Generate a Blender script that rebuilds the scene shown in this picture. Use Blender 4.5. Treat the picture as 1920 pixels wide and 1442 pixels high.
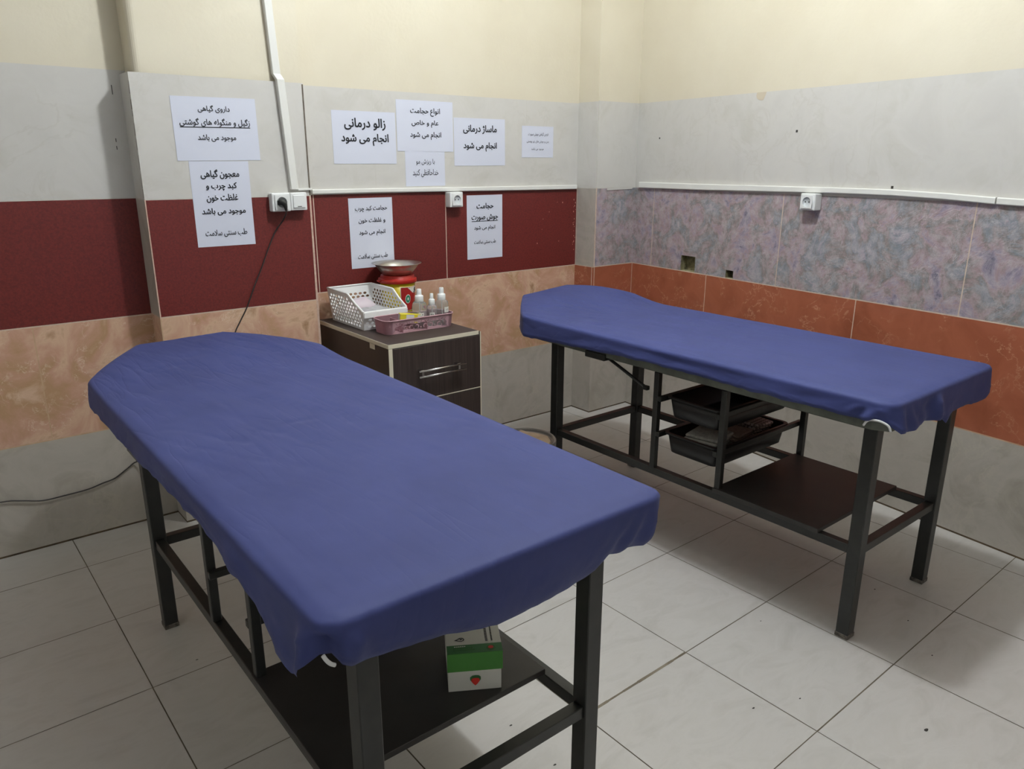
import bpy, bmesh, math, random
from mathutils import Vector, Matrix, noise

for o in list(bpy.data.objects):
    bpy.data.objects.remove(o)
scene = bpy.context.scene
COL = scene.collection
PI = math.pi

# ------------------------------------------------------------------ camera, world, exposure
YAW, PITCH, ROLL = 0.6773, -0.2879, 0.0021
fw = Vector((math.sin(YAW)*math.cos(PITCH), math.cos(YAW)*math.cos(PITCH), math.sin(PITCH)))
rt = Vector((math.cos(YAW), -math.sin(YAW), 0.0))
up = rt.cross(fw)
rt2 = math.cos(ROLL)*rt + math.sin(ROLL)*up
up2 = -math.sin(ROLL)*rt + math.cos(ROLL)*up
cd = bpy.data.cameras.new('camera')
cam = bpy.data.objects.new('camera', cd)
COL.objects.link(cam)
cd.sensor_fit = 'HORIZONTAL'
cd.sensor_width = 36.0
cd.lens = 36.0*1411.3/1920.0
cd.clip_start = 0.05
cam.matrix_world = Matrix((
    (rt2.x, up2.x, -fw.x, -3.1436),
    (rt2.y, up2.y, -fw.y, -2.9795),
    (rt2.z, up2.z, -fw.z, 1.3423),
    (0, 0, 0, 1)))
scene.camera = cam
w = bpy.data.worlds.new('world')
scene.world = w
w.use_nodes = True
w.node_tree.nodes['Background'].inputs[0].default_value = (0.5, 0.5, 0.5, 1)
w.node_tree.nodes['Background'].inputs[1].default_value = 0.05
scene.view_settings.view_transform = 'Standard'
scene.view_settings.look = 'None'
scene.view_settings.exposure = 0.0
scene.view_settings.gamma = 1.0
scene.view_settings.use_curve_mapping = False
LAMP = (-1.50, -1.52, 2.86)
LAMP_STRENGTH = 440.0

# ------------------------------------------------------------------ materials
def lin(c):
    return c/12.92 if c <= 0.04045 else ((c+0.055)/1.055)**2.4
def S(r, g, b, k=1.0):
    return (min(1, lin(r/255)*k), min(1, lin(g/255)*k), min(1, lin(b/255)*k), 1.0)

def base_mat(name, color, rough=0.5, metal=0.0, **kw):
    m = bpy.data.materials.new(name)
    m.use_nodes = True
    b = m.node_tree.nodes['Principled BSDF']
    b.inputs['Base Color'].default_value = color
    b.inputs['Roughness'].default_value = rough
    b.inputs['Metallic'].default_value = metal
    for k, v in kw.items():
        b.inputs[k].default_value = v
    return m

def N(m, t, **kw):
    n = m.node_tree.nodes.new(t)
    for k, v in kw.items():
        setattr(n, k, v)
    return n

def coords(m, scale=(1, 1, 1), rot=(0, 0, 0)):
    tc = N(m, 'ShaderNodeTexCoord')
    mp = N(m, 'ShaderNodeMapping')
    mp.inputs['Scale'].default_value = scale
    mp.inputs['Rotation'].default_value = rot
    m.node_tree.links.new(tc.outputs['Object'], mp.inputs['Vector'])
    return mp.outputs['Vector']

def noise_tex(m, vec, scale, detail=4, rough=0.55, dist=0.0):
    n = N(m, 'ShaderNodeTexNoise')
    n.inputs['Scale'].default_value = scale
    n.inputs['Detail'].default_value = detail
    n.inputs['Roughness'].default_value = rough
    n.inputs['Distortion'].default_value = dist
    m.node_tree.links.new(vec, n.inputs['Vector'])
    return n.outputs['Fac']

def ramp(m, fac, stops):
    r = N(m, 'ShaderNodeValToRGB')
    e = r.color_ramp.elements
    e[0].position, e[0].color = stops[0]
    e[1].position, e[1].color = stops[-1]
    for p, c in stops[1:-1]:
        x = e.new(p)
        x.color = c
    m.node_tree.links.new(fac, r.inputs['Fac'])
    return r.outputs['Color']

def mixc(m, fac, a, b, mode='MIX'):
    x = N(m, 'ShaderNodeMix', data_type='RGBA', blend_type=mode)
    L = m.node_tree.links
    for v, sock in ((fac, x.inputs[0]), (a, x.inputs[6]), (b, x.inputs[7])):
        if isinstance(v, (float, int, tuple)):
            sock.default_value = v
        else:
            L.new(v, sock)
    return x.outputs[2]

def bump(m, fac, strength, dist):
    b = N(m, 'ShaderNodeBump')
    b.inputs['Strength'].default_value = strength
    b.inputs['Distance'].default_value = dist
    m.node_tree.links.new(fac, b.inputs['Height'])
    m.node_tree.links.new(b.outputs['Normal'], m.node_tree.nodes['Principled BSDF'].inputs['Normal'])

def link_color(m, col):
    m.node_tree.links.new(col, m.node_tree.nodes['Principled BSDF'].inputs['Base Color'])

def stone(name, cols, scale, rough=0.35, dist=0.6, vein=None, detail=6, speck=None, stretch=(1, 1, 1), bmp=0.0, rot=(0, 0, 0), span=(0.30, 0.70), vk=(0.48, 0.60), nr=0.6, vd=1.2):
    m = base_mat(name, cols[0], rough)
    v = coords(m, stretch, rot)
    f = noise_tex(m, v, scale, detail, nr, dist)
    n = len(cols)
    lo, hi = span
    col = ramp(m, f, [(lo+(hi-lo)*i/(n-1), c) for i, c in enumerate(cols)])
    if vein:
        vc, vs, vw, va = vein
        f2 = noise_tex(m, v, vs, 5, 0.6, vd)
        mt = N(m, 'ShaderNodeMath', operation='SUBTRACT')
        mt.inputs[1].default_value = 0.5
        m.node_tree.links.new(f2, mt.inputs[0])
        ab = N(m, 'ShaderNodeMath', operation='ABSOLUTE')
        m.node_tree.links.new(mt.outputs[0], ab.inputs[0])
        k = ramp(m, ab.outputs[0], [(0.0, (va, va, va, 1)), (vw, (0, 0, 0, 1))])
        f3 = noise_tex(m, v, vs*0.7, 3, 0.5, 0.3)
        k2 = ramp(m, f3, [(vk[0], (0, 0, 0, 1)), (vk[1], (1, 1, 1, 1))])
        kk = mixc(m, 1.0, k, k2, 'MULTIPLY')
        col = mixc(m, kk, col, vc)
    if speck:
        sc, ss, sa = speck
        f4 = noise_tex(m, v, ss, 3, 0.7)
        k = ramp(m, f4, [(0.40, (0, 0, 0, 1)), (0.66, (sa, sa, sa, 1))])
        col = mixc(m, k, col, sc)
    link_color(m, col)
    if bmp:
        bump(m, f, bmp, 0.01)
    return m

def mottled(name, c1, c2, scale, rough=0.5, metal=0.0, bmp=None, **kw):
    m = base_mat(name, c1, rough, metal, **kw)
    v = coords(m)
    f = noise_tex(m, v, scale, 4)
    link_color(m, ramp(m, f, [(0.35, c1), (0.65, c2)]))
    if bmp:
        bump(m, noise_tex(m, v, bmp[0], 3), bmp[1], bmp[2])
    return m

M = {}
M['cream'] = mottled('cream_paint', S(208, 199, 178), S(213, 205, 185), 3.0, 0.6, bmp=(60, 0.06, 0.01))
M['white_paint'] = mottled('white_paint', S(240, 240, 237), S(244, 244, 242), 3.0, 0.6)
M['white_tile'] = stone('white_marble_tile', [S(192, 189, 182), S(200, 197, 192), S(195, 192, 187)], 5.0, 0.42, 0.8, vein=(S(186, 182, 174), 4.0, 0.03, 0.4))
M['red_tile'] = stone('dark_red_granite', [S(88, 21, 18), S(108, 32, 27), S(97, 25, 21)], 60.0, 0.55, 0.2, speck=(S(78, 16, 14), 140.0, 0.7))
M['beige_tile'] = stone('beige_stone_tile', [S(158, 122, 90), S(206, 172, 146), S(192, 150, 128), S(176, 140, 106), S(205, 172, 148)], 6.0, 0.45, 0.7, vein=(S(222, 200, 180), 16.0, 0.016, 0.7), detail=8, bmp=0.15, span=(0.29, 0.71))
M['grey_tile'] = stone('grey_stone_tile', [S(156, 149, 138), S(176, 169, 160), S(166, 159, 149)], 5.0, 0.45, 1.0, vein=(S(184, 178, 164), 6.0, 0.03, 0.5))
M['purple_tile'] = stone('violet_stone_tile', [S(110, 106, 122), S(146, 136, 152), S(160, 138, 141), S(128, 121, 117), S(126, 133, 140), S(160, 150, 158)], 8.5, 0.42, 0.5, vein=(S(190, 180, 184), 22.0, 0.022, 0.6), detail=10, speck=(S(184, 174, 178), 30.0, 0.55), bmp=0.8, span=(0.34, 0.66), nr=0.68, vd=0.8)  # pale specks paint in highlights on the stone's relief
M['orange_tile'] = stone('terracotta_marble_tile', [S(137, 75, 51), S(159, 91, 66), S(146, 81, 57)], 5.0, 0.38, 0.6, vein=(S(204, 158, 130), 9.0, 0.011, 0.6), detail=8, vk=(0.42, 0.58), vd=0.35)
M['grout_light'] = mottled('pale_grout', S(206, 186, 168), S(190, 170, 152), 40, 0.8)
M['grout_white'] = mottled('white_tile_joint', S(198, 195, 188), S(190, 186, 178), 30, 0.7)
M['grout_beige'] = mottled('beige_tile_joint', S(196, 166, 136), S(182, 150, 122), 30, 0.7)
M['grout_dark'] = mottled('dark_gap', S(110, 100, 88), S(84, 74, 64), 40, 0.8)
M['dirt'] = mottled('floor_edge_dirt', S(92, 76, 54), S(66, 54, 38), 30, 0.8)
M['mark'] = base_mat('black_scuff', S(50, 46, 42), 0.7)
M['chip'] = base_mat('pale_chip', S(196, 150, 136), 0.8)
M['edge_pink'] = mottled('chipped_tile_edge', S(208, 180, 164), S(186, 158, 142), 60, 0.8)
M['stain'] = base_mat('plaster_stain', S(196, 184, 164), 0.7)
M['concrete'] = mottled('raw_plaster', S(150, 142, 108), S(104, 98, 72), 45, 0.9, bmp=(80, 0.5, 0.01))
M['floor_tile'] = stone('cream_floor_tile', [S(180, 176, 171), S(190, 186, 182), S(184, 180, 175)], 6.0, 0.33, 0.8, stretch=(1, 2.2, 1))
M['floor_joint'] = mottled('floor_joint', S(128, 118, 102), S(86, 76, 62), 9, 0.85)
M['white_plastic'] = base_mat('white_plastic', S(226, 227, 226), 0.35)
M['shadow_plastic'] = base_mat('socket_shadow_grey', S(196, 200, 202), 0.35)
M['duct_plastic'] = base_mat('pvc_duct', S(222, 221, 216), 0.45)
M['paper'] = base_mat('notice_paper', S(206, 209, 223), 0.7)
M['ink'] = base_mat('black_ink', S(26, 27, 34), 0.7)
M['black_metal'] = mottled('black_painted_steel', S(32, 33, 32), S(40, 40, 38), 30, 0.38, 0.0)
M['black_rubber'] = base_mat('black_rubber', S(40, 40, 38), 0.6)
M['scuffed'] = mottled('scuffed_foot', S(60, 56, 52), S(120, 112, 102), 90, 0.6)
M['shelf_board'] = mottled('black_shelf_board', S(42, 39, 38), S(49, 46, 44), 12, 0.45)
M['grey_vinyl'] = mottled('grey_green_vinyl', S(104, 108, 98), S(84, 88, 80), 20, 0.5)
M['black_plastic'] = base_mat('black_plastic', S(22, 22, 24), 0.4)
M['cord'] = base_mat('black_cord', S(44, 38, 36), 0.5)

m = base_mat('blue_cotton_sheet', S(53, 60, 112), 0.65, **{'Specular IOR Level': 0.3, 'Sheen Weight': 0.05, 'Sheen Roughness': 0.5})
v = coords(m)
f = noise_tex(m, v, 6.0, 4)
link_color(m, ramp(m, f, [(0.3, S(50, 58, 109)), (0.7, S(56, 64, 117))]))
# creases in the cotton: thin ridges running along the bed, strongest towards the head end
L_ = m.node_tree.links
def math_node(op, a, b=None):
    n = N(m, 'ShaderNodeMath', operation=op)
    for i, q in enumerate((a, b)):
        if q is None:
            continue
        if isinstance(q, (int, float)):
            n.inputs[i].default_value = q
        else:
            L_.new(q, n.inputs[i])
    return n.outputs[0]
def crease(scale, rz, sc, pw, seed):
    v_ = coords(m, scale, (0, 0, rz))
    f_ = noise_tex(m, v_, sc, 1.5, 0.5, 0.35)
    a_ = math_node('ABSOLUTE', math_node('SUBTRACT', f_, 0.47+seed))
    return math_node('POWER', math_node('SUBTRACT', 1.0, math_node('MULTIPLY', a_, 3.0)), pw)
h1 = crease((4.0, 0.80, 1.6), 0.0, 3.0, 6.0, 0.0)
h2 = crease((5.0, 0.85, 2.0), 0.0, 4.5, 7.0, 0.05)
mask = noise_tex(m, coords(m), 3.2, 2)
mk = N(m, 'ShaderNodeMapRange')
mk.inputs['From Min'].default_value = 0.36
mk.inputs['From Max'].default_value = 0.62
L_.new(mask, mk.inputs['Value'])
tc_ = N(m, 'ShaderNodeTexCoord')
sx_ = N(m, 'ShaderNodeSeparateXYZ')
L_.new(tc_.outputs['Object'], sx_.inputs[0])
my = N(m, 'ShaderNodeMapRange')
my.inputs['From Min'].default_value = -0.1
my.inputs['From Max'].default_value = 1.0
my.inputs['To Min'].default_value = 0.15
L_.new(sx_.outputs['Y'], my.inputs['Value'])
hh_ = math_node('MULTIPLY', math_node('MULTIPLY', math_node('ADD', h1, math_node('MULTIPLY', h2, 0.7)), mk.outputs[0]), my.outputs[0])
soft = math_node('MULTIPLY', noise_tex(m, coords(m, (5, 1.3, 4), (0, 0, 0.2)), 2.4, 2.5, 0.5, 0.5), 0.8)
bump(m, math_node('ADD', math_node('MULTIPLY', hh_, -0.6), soft), 0.34, 0.009)
M['blue_sheet'] = m
M['elastic'] = base_mat('white_elastic', S(214, 214, 214), 0.8)

m = base_mat('dark_wenge_laminate', S(52, 42, 38), 0.4)
v = coords(m, (60, 60, 1.2))
f = noise_tex(m, v, 2.2, 5, 0.7)
link_color(m, ramp(m, f, [(0.35, S(42, 34, 32)), (0.55, S(60, 49, 46)), (0.66, S(66, 55, 51)), (0.74, S(128, 112, 104))]))
M['wenge'] = m
M['wenge_plain'] = mottled('dark_brown_laminate', S(52, 41, 36), S(60, 48, 42), 6, 0.5)
M['edge_band'] = base_mat('cream_edge_band', S(214, 206, 184), 0.45)
M['chrome'] = base_mat('brushed_chrome', S(200, 198, 196), 0.22, 1.0)
M['steel'] = base_mat('stainless_steel', S(200, 196, 188), 0.3, 1.0)
M['mauve'] = base_mat('mauve_plastic', S(180, 142, 150), 0.4)
M['basket_white'] = base_mat('white_basket_plastic', S(238, 238, 237), 0.35)
M['bucket_yellow'] = base_mat('yellow_plastic', S(204, 180, 28), 0.35)
M['bucket_red'] = base_mat('red_plastic', S(176, 36, 26), 0.35)
M['label_red'] = base_mat('red_label', S(168, 34, 30), 0.5)
M['label_white'] = base_mat('white_label', S(220, 218, 210), 0.6)
M['label_green'] = base_mat('green_emblem', S(40, 130, 96), 0.5)
M['green_card'] = mottled('green_card', S(64, 126, 50), S(72, 136, 58), 10, 0.4)
M['white_card'] = base_mat('white_card', S(206, 204, 196), 0.5)
M['dark_green_print'] = base_mat('dark_green_print', S(40, 92, 38), 0.5)
M['strawberry'] = base_mat('strawberry_red', S(208, 48, 36), 0.5)
M['leaf_print'] = base_mat('leaf_green_print', S(52, 110, 60), 0.5)
M['box_yellow'] = base_mat('yellow_card', S(214, 200, 48), 0.5)
M['box_grey'] = base_mat('pale_grey_card', S(214, 212, 212), 0.5)
M['kraft'] = mottled('kraft_paper', S(124, 102, 80), S(142, 120, 96), 14, 0.8)
M['bin_brown'] = base_mat('brown_plastic', S(92, 82, 74), 0.35)
M['towel_grey'] = mottled('grey_towel', S(176, 172, 164), S(150, 147, 140), 90, 0.9, bmp=(200, 0.4, 0.01))
M['towel_pink'] = mottled('pinkish_towel', S(172, 146, 132), S(154, 128, 116), 90, 0.9, bmp=(200, 0.4, 0.01))
m = base_mat('patterned_cloth', S(150, 130, 122), 0.9)
v = coords(m, (1, 1, 1), (0, 0, 0.6))
ck = N(m, 'ShaderNodeTexChecker')
ck.inputs['Scale'].default_value = 90
ck.inputs['Color1'].default_value = S(170, 152, 144)
ck.inputs['Color2'].default_value = S(104, 84, 78)
m.node_tree.links.new(v, ck.inputs['Vector'])
link_color(m, ck.outputs['Color'])
M['pattern'] = m
M['clear'] = base_mat('clear_plastic', (0.80, 0.82, 0.80, 1), 0.12, **{'Transmission Weight': 0.82, 'IOR': 1.15})
M['film'] = base_mat('clear_bag_film', (0.9, 0.9, 0.92, 1), 0.25, **{'Transmission Weight': 0.7, 'IOR': 1.08})
M['liner'] = base_mat('grey_bag_film', S(104, 98, 92), 0.25, **{'Transmission Weight': 0.35, 'IOR': 1.1})
M['pink_print'] = base_mat('pinkish_packet', S(204, 190, 198), 0.5)
M['bulb'] = base_mat('lamp_glass', (1, 1, 1, 1), 0.5)
b = M['bulb'].node_tree.nodes['Principled BSDF']
b.inputs['Emission Color'].default_value = (0.92, 0.975, 1.0, 1)
b.inputs['Emission Strength'].default_value = LAMP_STRENGTH

# ------------------------------------------------------------------ helpers
def obj(name, bm, mats, parent=None, smooth=False, loc=None):
    me = bpy.data.meshes.new(name)
    bm.to_mesh(me)
    bm.free()
    if not isinstance(mats, (list, tuple)):
        mats = [mats]
    for x in mats:
        me.materials.append(M[x] if isinstance(x, str) else x)
    if smooth:
        for p in me.polygons:
            p.use_smooth = True
    o = bpy.data.objects.new(name, me)
    COL.objects.link(o)
    if parent is not None:
        o.parent = parent
    if loc is not None:
        o.location = loc
    return o

def tag(o, label, cat, group=None):
    o['label'] = label
    o['category'] = cat
    if group:
        o['group'] = group
    return o

def thing(name, label, cat, loc=(0, 0, 0), rz=0.0, group=None):
    o = bpy.data.objects.new(name, None)
    o.empty_display_size = 0.05
    COL.objects.link(o)
    o.location = loc
    o.rotation_euler = (0, 0, rz)
    return tag(o, label, cat, group)

def struct(name, bm, mats):
    o = obj(name, bm, mats)
    o['kind'] = 'structure'
    return o

def quad(bm, pts, mi=0):
    f = bm.faces.new([bm.verts.new(p) for p in pts])
    f.material_index = mi
    return f

def box(bm, x0, x1, y0, y1, z0, z1, bev=0.0, mi=0, seg=2, T=None):
    r = bmesh.ops.create_cube(bm, size=1.0)
    vs = r['verts']
    for v in vs:
        v.co = Vector(((x0+x1)/2+v.co.x*(x1-x0), (y0+y1)/2+v.co.y*(y1-y0), (z0+z1)/2+v.co.z*(z1-z0)))
    fs = set(f for v in vs for f in v.link_faces)
    for f in fs:
        f.material_index = mi
    if bev > 0:
        es = list(set(e for v in vs for e in v.link_edges))
        r = bmesh.ops.bevel(bm, geom=es, offset=bev, segments=seg, affect='EDGES', profile=0.5)
        for f in r['faces']:
            f.material_index = mi
        vs = list(set(v for f in r['faces'] for v in f.verts) | set(v for v in vs if v.is_valid))
    if T is not None:
        for v in vs:
            v.co = T @ v.co
    return vs

def catmull(pts, n=8):
    P = [Vector(p) for p in pts]
    P = [2*P[0]-P[1]]+P+[2*P[-1]-P[-2]]
    out = []
    for i in range(1, len(P)-2):
        for k in range(n):
            t = k/n
            a, b, c, d = P[i-1], P[i], P[i+1], P[i+2]
            out.append(0.5*((2*b)+(c-a)*t+(2*a-5*b+4*c-d)*t*t+(3*b-a-3*c+d)*t**3))
    out.append(P[-2])
    return out

def tube(bm, pts, r, seg=10, closed=False, mi=0, caps=True):
    pts = [Vector(p) for p in pts]
    n = len(pts)
    rings = []
    nrm = None
    for i, p in enumerate(pts):
        if closed:
            t = (pts[(i+1) % n]-pts[i-1])
        else:
            t = pts[min(i+1, n-1)]-pts[max(i-1, 0)]
        t.normalize()
        if nrm is None:
            nrm = t.orthogonal().normalized()
        else:
            nrm = (nrm-t*nrm.dot(t))
            nrm = nrm.normalized() if nrm.length > 1e-6 else t.orthogonal().normalized()
        bn = t.cross(nrm)
        rr = r[i] if isinstance(r, (list, tuple)) else r
        rings.append([bm.verts.new(p+rr*(math.cos(2*PI*k/seg)*nrm+math.sin(2*PI*k/seg)*bn)) for k in range(seg)])
    m_ = n if closed else n-1
    for i in range(m_):
        a, b2 = rings[i], rings[(i+1) % n]
        for k in range(seg):
            f = bm.faces.new((a[k], a[(k+1) % seg], b2[(k+1) % seg], b2[k]))
            f.material_index = mi
            f.smooth = True
    if not closed and caps:
        bm.faces.new(rings[0][::-1]).material_index = mi
        bm.faces.new(rings[-1]).material_index = mi

def lathe(bm, prof, seg=40, c=(0, 0, 0), mi=0, closed_ends=True):
    rings = []
    for r, z in prof:
        rings.append([bm.verts.new((c[0]+r*math.cos(2*PI*k/seg), c[1]+r*math.sin(2*PI*k/seg), c[2]+z)) for k in range(seg)])
    for i in range(len(rings)-1):
        a, b2 = rings[i], rings[i+1]
        for k in range(seg):
            f = bm.faces.new((a[k], a[(k+1) % seg], b2[(k+1) % seg], b2[k]))
            f.material_index = mi
            f.smooth = True
    if closed_ends:
        bm.faces.new(rings[0][::-1]).material_index = mi
        bm.faces.new(rings[-1]).material_index = mi

def loft(bm, rings, mi=0, cap0=True, cap1=True, smooth=True):
    R = [[bm.verts.new(p) for p in r] for r in rings]
    n = len(R[0])
    for a, b2 in zip(R, R[1:]):
        for k in range(n):
            f = bm.faces.new((a[k], a[(k+1) % n], b2[(k+1) % n], b2[k]))
            f.material_index = mi
            f.smooth = smooth
    if cap0:
        bm.faces.new(R[0][::-1]).material_index = mi
    if cap1:
        bm.faces.new(R[-1]).material_index = mi
    return R

def rrect(x0, x1, y0, y1, r, z, n=6):
    out = []
    for cx, cy, a0 in ((x1-r, y1-r, 0), (x0+r, y1-r, PI/2), (x0+r, y0+r, PI), (x1-r, y0+r, 3*PI/2)):
        for k in range(n+1):
            a = a0+PI/2*k/n
            out.append((cx+r*math.cos(a), cy+r*math.sin(a), z))
    return out

def curve_panel(outer, holes, thick, T):
    """Flat panel with real cut-out holes: 2D outline pts mapped by matrix T, given thickness."""
    cu = bpy.data.curves.new('panel', 'CURVE')
    cu.dimensions = '2D'
    cu.fill_mode = 'BOTH'
    cu.extrude = thick/2
    for pts in [outer]+holes:
        sp = cu.splines.new('POLY')
        sp.points.add(len(pts)-1)
        for p, q in zip(sp.points, pts):
            p.co = (q[0], q[1], 0, 1)
        sp.use_cyclic_u = True
    to = bpy.data.objects.new('panel', cu)
    COL.objects.link(to)
    dg = bpy.context.evaluated_depsgraph_get()
    me = bpy.data.meshes.new_from_object(to.evaluated_get(dg))
    me.transform(T)
    bpy.data.objects.remove(to)
    bpy.data.curves.remove(cu)
    return me

def add_mesh(bm, me, mi=0):
    n0 = len(bm.faces)
    bm.from_mesh(me)
    bm.faces.ensure_lookup_table()
    for f in bm.faces[n0:]:
        f.material_index = mi
    bpy.data.meshes.remove(me)

def basis(o, ex, ey, ez):
    return Matrix(((ex[0], ey[0], ez[0], o[0]), (ex[1], ey[1], ez[1], o[1]), (ex[2], ey[2], ez[2], o[2]), (0, 0, 0, 1)))

# Persian text: join letters into presentation forms (isolated, final, initial, medial), laid out right to left
FORMS = {'ا': (0xFE8D, 0xFE8E), 'ب': (0xFE8F, 0xFE90, 0xFE91, 0xFE92), 'پ': (0xFB56, 0xFB57, 0xFB58, 0xFB59),
         'ت': (0xFE95, 0xFE96, 0xFE97, 0xFE98), 'ج': (0xFE9D, 0xFE9E, 0xFE9F, 0xFEA0), 'چ': (0xFB7A, 0xFB7B, 0xFB7C, 0xFB7D),
         'ح': (0xFEA1, 0xFEA2, 0xFEA3, 0xFEA4), 'خ': (0xFEA5, 0xFEA6, 0xFEA7, 0xFEA8), 'د': (0xFEA9, 0xFEAA),
         'ر': (0xFEAD, 0xFEAE), 'ز': (0xFEAF, 0xFEB0), 'ژ': (0xFB8A, 0xFB8B), 'س': (0xFEB1, 0xFEB2, 0xFEB3, 0xFEB4),
         'ش': (0xFEB5, 0xFEB6, 0xFEB7, 0xFEB8), 'ص': (0xFEB9, 0xFEBA, 0xFEBB, 0xFEBC), 'ط': (0xFEC1, 0xFEC2, 0xFEC3, 0xFEC4),
         'ظ': (0xFEC5, 0xFEC6, 0xFEC7, 0xFEC8), 'ع': (0xFEC9, 0xFECA, 0xFECB, 0xFECC), 'غ': (0xFECD, 0xFECE, 0xFECF, 0xFED0),
         'ف': (0xFED1, 0xFED2, 0xFED3, 0xFED4), 'ق': (0xFED5, 0xFED6, 0xFED7, 0xFED8), 'ک': (0xFB8E, 0xFB8F, 0xFB90, 0xFB91),
         'گ': (0xFB92, 0xFB93, 0xFB94, 0xFB95), 'ل': (0xFEDD, 0xFEDE, 0xFEDF, 0xFEE0), 'م': (0xFEE1, 0xFEE2, 0xFEE3, 0xFEE4),
         'ن': (0xFEE5, 0xFEE6, 0xFEE7, 0xFEE8), 'ه': (0xFEE9, 0xFEEA, 0xFEEB, 0xFEEC), 'و': (0xFEED, 0xFEEE),
         'ی': (0xFBFC, 0xFBFD, 0xFBFE, 0xFBFF), '\u0001': (0xFEFB, 0xFEFC)}

def shape(s):
    s = s.replace('لا', '\u0001')
    out = []
    for i, ch in enumerate(s):
        if ch not in FORMS:
            out.append(ch)
            continue
        F = FORMS[ch]
        prev = i > 0 and s[i-1] in FORMS and len(FORMS[s[i-1]]) == 4
        nxt = i+1 < len(s) and s[i+1] in FORMS and len(F) == 4
        k = (3 if nxt else 1) if prev else (2 if nxt else 0)
        out.append(chr(F[k]))
    return ''.join(reversed(out))

def text_mesh(s, width, height=None, bold=0.012, shaped=True):
    """Flat text mesh in XY centred on its bounding box, scaled to the given width (and height)."""
    cu = bpy.data.curves.new('txt', 'FONT')
    cu.body = shape(s) if shaped else s
    cu.resolution_u = 3
    to = bpy.data.objects.new('txt', cu)
    COL.objects.link(to)
    dg = bpy.context.evaluated_depsgraph_get()
    me = bpy.data.meshes.new_from_object(to.evaluated_get(dg))
    bpy.data.objects.remove(to)
    bpy.data.curves.remove(cu)
    xs = [v.co.x for v in me.vertices]
    ys = [v.co.y for v in me.vertices]
    k = width/(max(xs)-min(xs))
    ky = height/(max(ys)-min(ys)) if height else k
    cx, cy = (max(xs)+min(xs))/2, (max(ys)+min(ys))/2
    for v in me.vertices:
        v.co = ((v.co.x-cx)*k, (v.co.y-cy)*ky, 0)
    if bold > 0:                                   # heavier strokes: the same letters struck again a hair to each side
        d = bold*k
        tb = bmesh.new()
        for q, (dx, dy) in enumerate(((0, 0), (d, 0), (-d, 0), (0, d), (0, -d), (0.7*d, 0.7*d), (-0.7*d, -0.7*d), (0.7*d, -0.7*d), (-0.7*d, 0.7*d))):
            c = me.copy()
            c.transform(Matrix.Translation((dx, dy, q*0.00002)))
            add_mesh(tb, c)
        tb.to_mesh(me)
        tb.free()
    return me

# ------------------------------------------------------------------ the setting
SK = 0.1147                                   # the right wall is not square to the back wall
YL, YC, YP = -0.018, -0.135, -0.1426          # left recess, column face, corner pillar face
XC0, XC1 = -2.467, -1.8637                    # column
XP = -0.3127                                  # corner pillar left edge
HC = 3.05                                     # ceiling
XW, YF = -4.9, -4.8                           # walls behind the camera

def cells(bm, a0, a1, z0, z1, cuts, fn, mi, gmi, gw=0.004, holes=(), off=0.0):
    """One row of wall tiles: quads between the joint cuts, joints as thin strips, holes left open as recesses."""
    edges = []
    cur = a0
    for c in sorted(cuts):
        edges.append((cur, c-gw/2, mi))
        edges.append((c-gw/2, c+gw/2, gmi))
        cur = c+gw/2
    edges.append((cur, a1, mi))
    for s, e, k in edges:
        if e-s < 1e-5:
            continue
        A = sorted({s, e} | {x for h in holes for x in h[:2] if s < x < e})
        Z = sorted({z0, z1} | {x for h in holes for x in h[2:4] if z0 < x < z1})
        for p, q in zip(A, A[1:]):
            for r, t in zip(Z, Z[1:]):
                if any(h[0]-1e-6 <= p and q <= h[1]+1e-6 and h[2]-1e-6 <= r and t <= h[3]+1e-6 for h in holes):
                    continue
                quad(bm, (fn(p, r, off), fn(q, r, off), fn(q, t, off), fn(p, t, off)), k)

WM = ['cream', 'white_tile', 'red_tile', 'beige_tile', 'grey_tile', 'purple_tile', 'orange_tile', 'grout_light', 'grout_white', 'grout_beige', 'dirt', 'mark', 'chip', 'edge_pink', 'concrete', 'grout_dark', 'stain']
WI = {n: i for i, n in enumerate(WM)}

def banded(bm, a0, a1, fn, zs, mats, cuts, top=HC, holes=(), cream_off=0.0, ca=None):
    g = 0.0022
    z1, z2, z3, z4 = zs
    c1, c2, c3, c4 = cuts
    cells(bm, a0, a1, 0, 0.007, [], fn, WI['dirt'], 0)
    cells(bm, a0, a1, 0.007, z1-g, c1, fn, WI[mats[0]], WI['grout_white'], holes=holes)
    cells(bm, a0, a1, z1-g, z1+g, [], fn, WI['grout_beige'], 0, holes=holes)
    cells(bm, a0, a1, z1+g, z2-g, c2, fn, WI[mats[1]], WI['grout_beige'] if mats[1] == 'beige_tile' else WI['grout_light'], holes=holes)
    cells(bm, a0, a1, z2-g, z2+g, [], fn, WI['grout_light'], 0, holes=holes)
    cells(bm, a0, a1, z2+g, z3-g, c3, fn, WI[mats[2]], WI['grout_light'], holes=holes)
    cells(bm, a0, a1, z3-g, z3+g, [], fn, WI['grout_white'], 0, holes=holes)
    cells(bm, a0, a1, z3+g, z4, c4, fn, WI['white_tile'], WI['grout_white'], gw=0.002)
    b0, b1 = ca or (a0, a1)
    cells(bm, b0, b1, z4, top, [], fn, WI['cream'], 0, off=cream_off)
    if cream_off:
        quad(bm, (fn(a0, z4, 0), fn(a1, z4, 0), fn(a1, z4, cream_off), fn(a0, z4, cream_off)), WI['white_tile'])

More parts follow.
